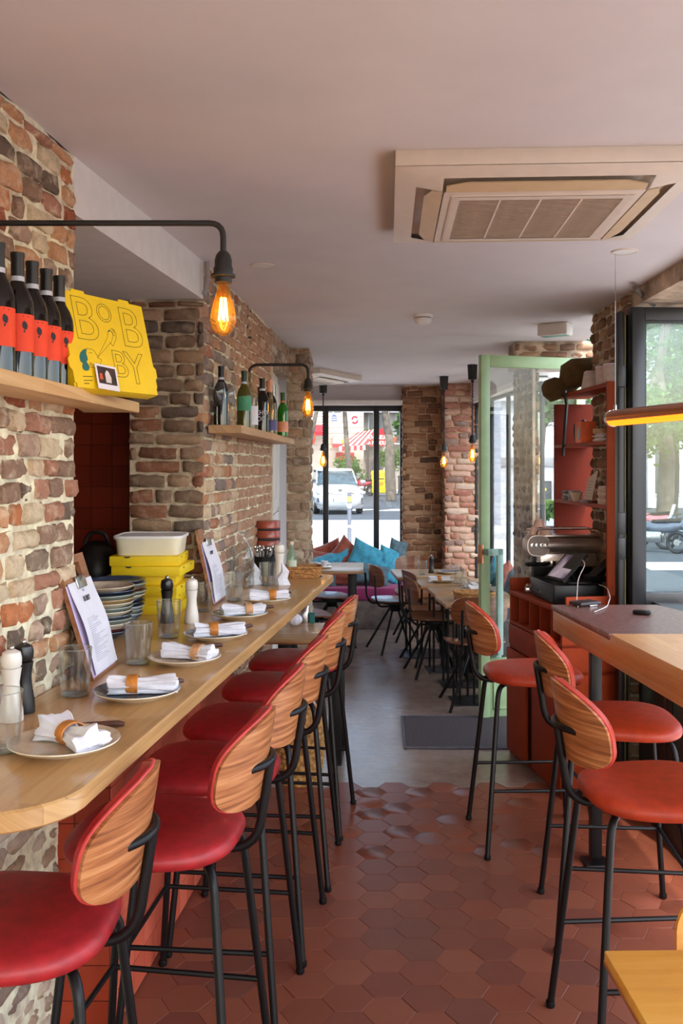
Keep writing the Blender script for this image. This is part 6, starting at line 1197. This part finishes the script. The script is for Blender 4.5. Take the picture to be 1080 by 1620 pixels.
# far house row
def building(label, x0, x1, y, h, m, wins, courses=0, dep=8, group=None, fw=1.15, fh=1.9):
    t = thing('building', label, 'building', ((x0+x1)/2, y, GZ), 0, group); w = (x1-x0)/2; obj('wall', MB().box((-w, 0, 0), (w, dep, h)), m, t); obj('cornice', MB().box((-w-.1, -.25, h), (w+.1, dep, h+.35), .03), M['white_wall'], t)
    me = MB().box((-w, -.03, 0), (w, .01, .36), .02).mesh('stone_course', m)
    for k in range(courses): obj('stone_course', me, None, t, MT(0, 0, 2.9+.40*k))
    wf = MB().box((-fw/2-.08, -.06, -.08), (fw/2+.08, 0, fh+.08), .01).mesh('window', M['white_wall']); pn = MB().box((-fw/2, -.075, 0), (-.04, -.055, fh)).box((.04, -.075, 0), (fw/2, -.055, fh)).mesh('pane', M['winglass'])
    for x, z in wins: f = obj('window', wf, None, t, MT(x-(x0+x1)/2, 0, z)); obj('pane', pn, None, f)
    return t
building('pale stone house opposite the far window, with level courses', -16, 1.6, 66, 13, M['cream_wall'], [(-9, 5.2), (-6.4, 5.2), (-3.6, 5.4), (-.6, 5.6), (-3.6, 8.6), (-.6, 8.6)], 14)
bd = building('house with planted balconies behind the red awning', 1.6, 14, 67, 15, plain('balcony_wall', (160,154,146), .9), [(2.6, 3.6), (4.6, 3.6), (6.6, 3.6), (2.6, 6.4), (4.6, 6.4), (6.6, 6.4), (8.6, 3.6), (8.6, 6.4)])
for k, (x, z) in enumerate(((2.2, 3.3), (4.4, 3.3), (2.2, 5.6), (4.4, 5.6), (6.4, 3.3))):
    bl_ = obj('balcony', MB().box((x-7.8-.9, -1.0, z), (x-7.8+.9, 0, z+.12), .02), M['greywall'], bd)
    for j in range(3): obj('planter', MB().lathe([(0, 0), (.16, 0), (.24, .42), (0, .42)], 12, MT(x-7.8-.6+.6*j, -.7, z+.12)), M['terracotta'], bl_)
    o = obj('balcony_plants', leaves(160, (x-7.8, -.7, z+.85), (.8, .25, .3), .2, 50+k), M['leaf'], bl_, ang=180); o['kind'] = 'stuff'; o = obj('railing', MB().box((x-8.7, -1.0, z+.9), (x-6.9, -.96, z+.95)), M['frame_dark'], bl_)
# awnings, signs
A = lambda x, y, d=61.0: W(x, y, d)
t = thing('awning', 'red and white striped shop awning with lettered red side flap', 'awning', A(566, 706)); o_ = A(566, 706); tlp, trp, blp, brp = A(566, 684, 64.5), A(596, 678, 64.5), A(536, 706, 60), A(578, 704, 60)
for k in range(9):
    f0_, f1_ = k/9, (k+1)/9; obj('stripe', MB().quad(blp.lerp(brp, f0_)-o_, blp.lerp(brp, f1_)-o_, tlp.lerp(trp, f1_)-o_, tlp.lerp(trp, f0_)-o_, .03), M['awning'] if k % 2 == 0 else M['awningp'], t); obj('valance', MB().quad(blp.lerp(brp, f0_)-o_+Vector((0, 0, -.32)), blp.lerp(brp, f1_)-o_+Vector((0, 0, -.32)), blp.lerp(brp, f1_)-o_, blp.lerp(brp, f0_)-o_, .02), M['awningp'] if k % 2 == 0 else M['awning'], t)
fl = [A(580, 706, 60)-o_, A(613, 706, 60)-o_, A(614, 688, 60)-o_, A(605, 677, 60)-o_, A(596, 682, 60)-o_]
obj('side_flap', MB().loft([[p+Vector((0, d_, 0)) for p in fl] for d_ in (0, .04)]), M['awning'], t); wl = plain('letter_white', (240,236,230), .7)
for s_, x, y in (('LIVR', 589, 692), ('SEURS', 606, 692), ('A PR', 588.5, 701), ('ODUIT', 605.5, 701)): q = A(x, y, 59.9)-o_; text('lettering', s_, .36, wl, t, frame(q, (1, 0, 0), (0, 0, 1)), .01, sx=.72)
for x in (582, 612): obj('frame_post', MB().tube([A(x, 704, 60)-o_, Vector((A(x, 704, 60).x-o_.x, A(x, 704, 60).y-o_.y, GZ+.05-o_.z))], .04, 6), M['frame_dark'], t)
t = thing('shopfront', 'dark shopfront with pale door below the striped awning', 'shopfront', (3.0, 64.6, GZ+.05)); obj('facade', MB().box((-1.3, 0, 0), (.7, .4, 2.2), .02), plain('shop_dark', (86,70,66), .6), t); obj('display', MB().box((-.9, -.02, .6), (-.2, .02, 2.0)), M['winglass'], t); obj('door', MB().box((-.05, -.03, 0), (.25, .02, 2.0)), M['white_wall'], t); obj('door', MB().box((.3, -.03, 0), (.62, .02, 2.0)), plain('shop_brown', (150,96,66), .6), t)
for lab, x0, x1, y0, y1, c in (('faded red awning over the shop behind the leaning tree', 526, 546, 688, 702, 'awningp'), ('red awning at the stone pier side of the far window', 488, 514, 672, 683, 'awning'), ('low red shop awning behind the car', 531, 560, 716, 724, 'awning')):
    a, b = A(x0, y1, 63), A(x1, y1, 63); c_, d_ = A(x1, y0, 66.02), A(x0, y0, 66.02); t = thing('awning', lab, 'awning', a); obj('canvas', MB().quad(a-a, b-a, c_-a, d_-a, .03), M['awning'] if c == 'awning' else plain('awning_rose', (226,130,126), .8), t); obj('valance', MB().quad(Vector((0, 0, -.25)), b-a+Vector((0, 0, -.25)), b-a, Vector((0, 0, 0)), .02), M['awning'], t); obj('arm', MB().tube([(0, 0, 0), (0, 2.5, -.2)], .03, 5), M['frame_dark'], t)
    if c == 'awningp': obj('logo', MB().lathe([(0, 0), (.22, 0), (.22, .02), (0, .02)], 18, MT(.8, -.03, .12, PI/2)), plain('orange_logo', (236,150,60), .7), t)
def sign(label, px, py, d, mbs, shape='sign'):
    p = W(px, py, d); t = thing('shop_sign', label, 'sign', p)
    for nm, mb, m in mbs: obj(nm, mb, m, t)
    return t
blu = plain('sign_blue', (70,90,180), .6)
sign('blue and white striped house shaped shop sign', 528.5, 662, 64, [('board', MB().box((-.22, 0, -.2), (.22, .06, .12), .01), M['white_wall']), ('gable', MB().prism([(-.22, .12), (.22, .12), (0, .30)], -.06, 0, MT(rx=PI/2)), blu), ('stripe', MB().box((-.22, -.01, -.18), (.22, 0, -.10)), blu), ('stripe', MB().box((-.22, -.01, -.02), (.22, 0, .06)), blu), ('bracket', MB().tube([(0, .03, .1), (0, 2, .1)], .03, 5), M['frame_dark'])])
ar = lambda a0_, a1_, cx_, cz_: MB().tube([(cx_+.17*math.cos(a0_+(a1_-a0_)*k/10), -.02, cz_+.13*math.sin(a0_+(a1_-a0_)*k/10)) for k in range(11)], .05, 6)
sign('round white hanging sign with a red swirl', 561, 664, 63, [('disc', MB().lathe([(0, 0), (.36, 0), (.36, .08), (0, .08)], 24, MT(0, .08, 0, PI/2)), M['white_wall']), ('swirl', ar(.3, 3.6, 0, .08), M['awning']), ('swirl', ar(-2.8, .5, 0, -.10), M['awning']), ('bracket', MB().tube([(0, .05, .3), (0, 4.02, .3)], .03, 5), M['frame_dark'])])
sign('red paper lantern sign by the stone pier', 494, 693, 62, [('lantern', MB().lathe([(0, -.42), (.12, -.40), (.22, -.15), (.22, .15), (.12, .40), (0, .42)], 16), plain('lantern_red', (226,76,60), .7)), ('cap', MB().lathe([(0, .40), (.10, .40), (.10, .47), (0, .47)], 12), M['frame_dark']), ('bracket', MB().tube([(0, 0, .45), (0, 4.0, .45)], .03, 5), M['frame_dark'])])
# scooters and motorbikes
def bike(label, x, y, rz, c, s=1.0):
    t = thing('motorbike', label, 'motorbike', (x, y, GZ-.02), rz, None); t.scale = (s, s, s); bc = plain('bike_%s' % (sum(c)), c, .35, coat=.4)
    for xw in (-.65, .65): w_ = obj('wheel', MB().tube([(xw+.27*math.cos(2*PI*k/24), 0, .31+.27*math.sin(2*PI*k/24)) for k in range(25)], .055, 8), M['capsule'], t); obj('hub', MB().lathe([(0, -.05), (.09, -.05), (.09, .05), (0, .05)], 14, MT(xw, 0, .31, PI/2)), M['steel'], w_)
    obj('body', MB().loft([[(x_, .15*math.cos(a)*k_, z_+.16*math.sin(a)*k_) for a in [2*PI*i/14 for i in range(14)]] for x_, z_, k_ in ((-.80, .80, .4), (-.55, .74, .9), (-.1, .68, 1.0), (.2, .74, .9), (.42, .78, .5))]), bc, t)
    obj('seat', MB().loft([[(x_, .14*math.cos(a)*k_, z_+.06*math.sin(a)) for a in [2*PI*i/12 for i in range(12)]] for x_, z_, k_ in ((-.75, .93, .6), (-.4, .90, 1), (.05, .86, .7))]), M['capsule'], t)
    obj('engine', MB().box((-.25, -.14, .28), (.22, .14, .60), .04), M['steel'], t); obj('leg_shield', MB().loft([[(x_, w_*y_, z_) for y_ in (-1, -.4, .4, 1) for z_ in (z1,)] for x_, w_, z1 in ((.40, .20, .40), (.46, .24, .70), (.40, .18, 1.0))], close=False, caps=False), bc, t)
    obj('fork', MB().tube([(.65, .07, .31), (.42, .07, .95)], .025, 7).tube([(.65, -.07, .31), (.42, -.07, .95)], .025, 7), M['steel'], t); obj('handlebar', MB().tube([(.30, -.34, 1.04), (.40, -.15, 1.0), (.40, .15, 1.0), (.30, .34, 1.04)], .018, 7), M['capsule'], t); obj('headlamp', MB().sphere((.52, 0, .92), (.09, .09, .09), None, 12, 8), M['chrome'], t); obj('screen', MB().quad((.50, -.16, .98), (.50, .16, .98), (.40, .14, 1.32), (.40, -.14, 1.32), .01), M['white_wall'], t); return t
bike('red scooter parked left of the yellow letter box', 1.25, 54.5, 2.3, (190,60,70)); bike('motorbike with white screen, first of the row beyond the folding window', 6.35, 18.6, 2.4, (90,96,110), .72); bike('red motorbike parked deep in the row beyond the folding window', 6.15, 20.2, 2.3, (200,70,80), .72); bike('grey blue motorbike at the outer end of the row beyond the folding window', 7.15, 18.9, 2.5, (90,110,140), .72); bike('pinkish scooter beside the plane tree beyond the folding window', 7.3, 21.5, 2.2, (226,120,130), .72)
# side street with trees and the white house
g = 'plane trees of the side street'
for k, (lab, x, y, h, r) in enumerate((('plane tree nearest the window leaf in the side street', 7.55, 21.5, 5.0, .17), ('second plane tree of the side street, behind the motorbikes', 8.9, 25, 5.2, .2), ('plane tree of the side street, deeper behind the linear lamp', 10.5, 23, 5.2, .2), ('slim plane tree by the white house of the side street', 7.2, 29, 5.4, .16), ('far plane tree closing the side street', 11.8, 30, 5.4, .2))):
    tree(lab, (x, y, GZ), [(x, y, GZ), (x+.1, y, 2), (x-.1, y+.1, h-1.2)], [r*1.2, r, r*.8], [((x, y, h), (1.9, 1.7, 1.7)), ((x-.6, y-.5, h-2.2), (1.5, 1.3, 1.0)), ((x+.7, y+.3, h+2.2), (1.9, 1.7, 1.5))], 3200, .15, 60+5*k, 'leaf' if k % 2 == 0 else 'leafdark', g)
tree('leafy street tree between the plain pier and the white house', (4.35, 20, GZ), [(4.35, 20, GZ), (4.30, 20, 1.6), (4.45, 20.1, 3.2)], [.13, .11, .09], [((4.45, 20, 3.4), (.75, .9, .9)), ((4.2, 19.8, 4.6), (.9, .9, .9))], 1100, .2, 90, 'leafdark')
wh = building('white house with a dark framed notice window across the side street', 4.6, 7.4, 26.5, 3.6, M['white_wall'], [(5.9, 3.0)], 0, 4, fw=.9, fh=.5)
f_ = obj('window', MB().box((-.50, -.08, .60), (.05, 0, 1.30), .01), M['frame_dark'], wh); obj('pane', MB().box((-.46, -.095, .64), (.01, -.078, 1.26)), M['winglass'], f_); obj('sticker', MB().box((-.28, -.10, 1.02), (-.10, -.094, 1.10)), plain('yellow_sticker', (226,220,60), .6), f_); obj('band', MB().box((-1.4, -.06, 1.72), (1.4, .0, 1.98), .01), M['greywall'], wh)
bush('low hedge plant before the white house', 860, 806, 24.5, .35, 500, 97)
bb = building('blue grey house row behind the side street trees', 7.6, 30, 38, 12, plain('bluegrey_wall', (176,186,192), .9), [(9+2.2*k, z) for k in range(8) for z in (.6, 4, 7.4)])
for k in range(6): obj('pilaster', MB().box((-10.6+2.2*k, -.3, 0), (-10.3+2.2*k, 0, 4), .02), M['white_wall'], bb)
building('long pale house beyond the corner window, with a white canopy', 6.2, 14.2, 60, 12, M['white_wall'], [(7.4+1.9*k, z) for k in range(4) for z in (3.4, 6.6)])
t = thing('canopy', 'white shop canopy beyond the corner window', 'awning', (8.6, 57, GZ)); obj('roof', MB().quad((-1.8, -1.2, 2.9), (1.8, -1.2, 2.9), (1.8, 1.2, 3.7), (-1.8, 1.2, 3.7), .05), M['white_wall'], t); obj('valance', MB().box((-1.8, -1.22, 2.55), (1.8, -1.18, 2.9)), M['awningp'], t)
for x in (-1.7, 1.7): obj('post', MB().tube([(x, -1.1, 0), (x, -1.1, 2.9)], .05, 7), M['greywall'], t)
bush('leafy shrub under the white canopy', 790, 752, 52, .9, 600, 98)
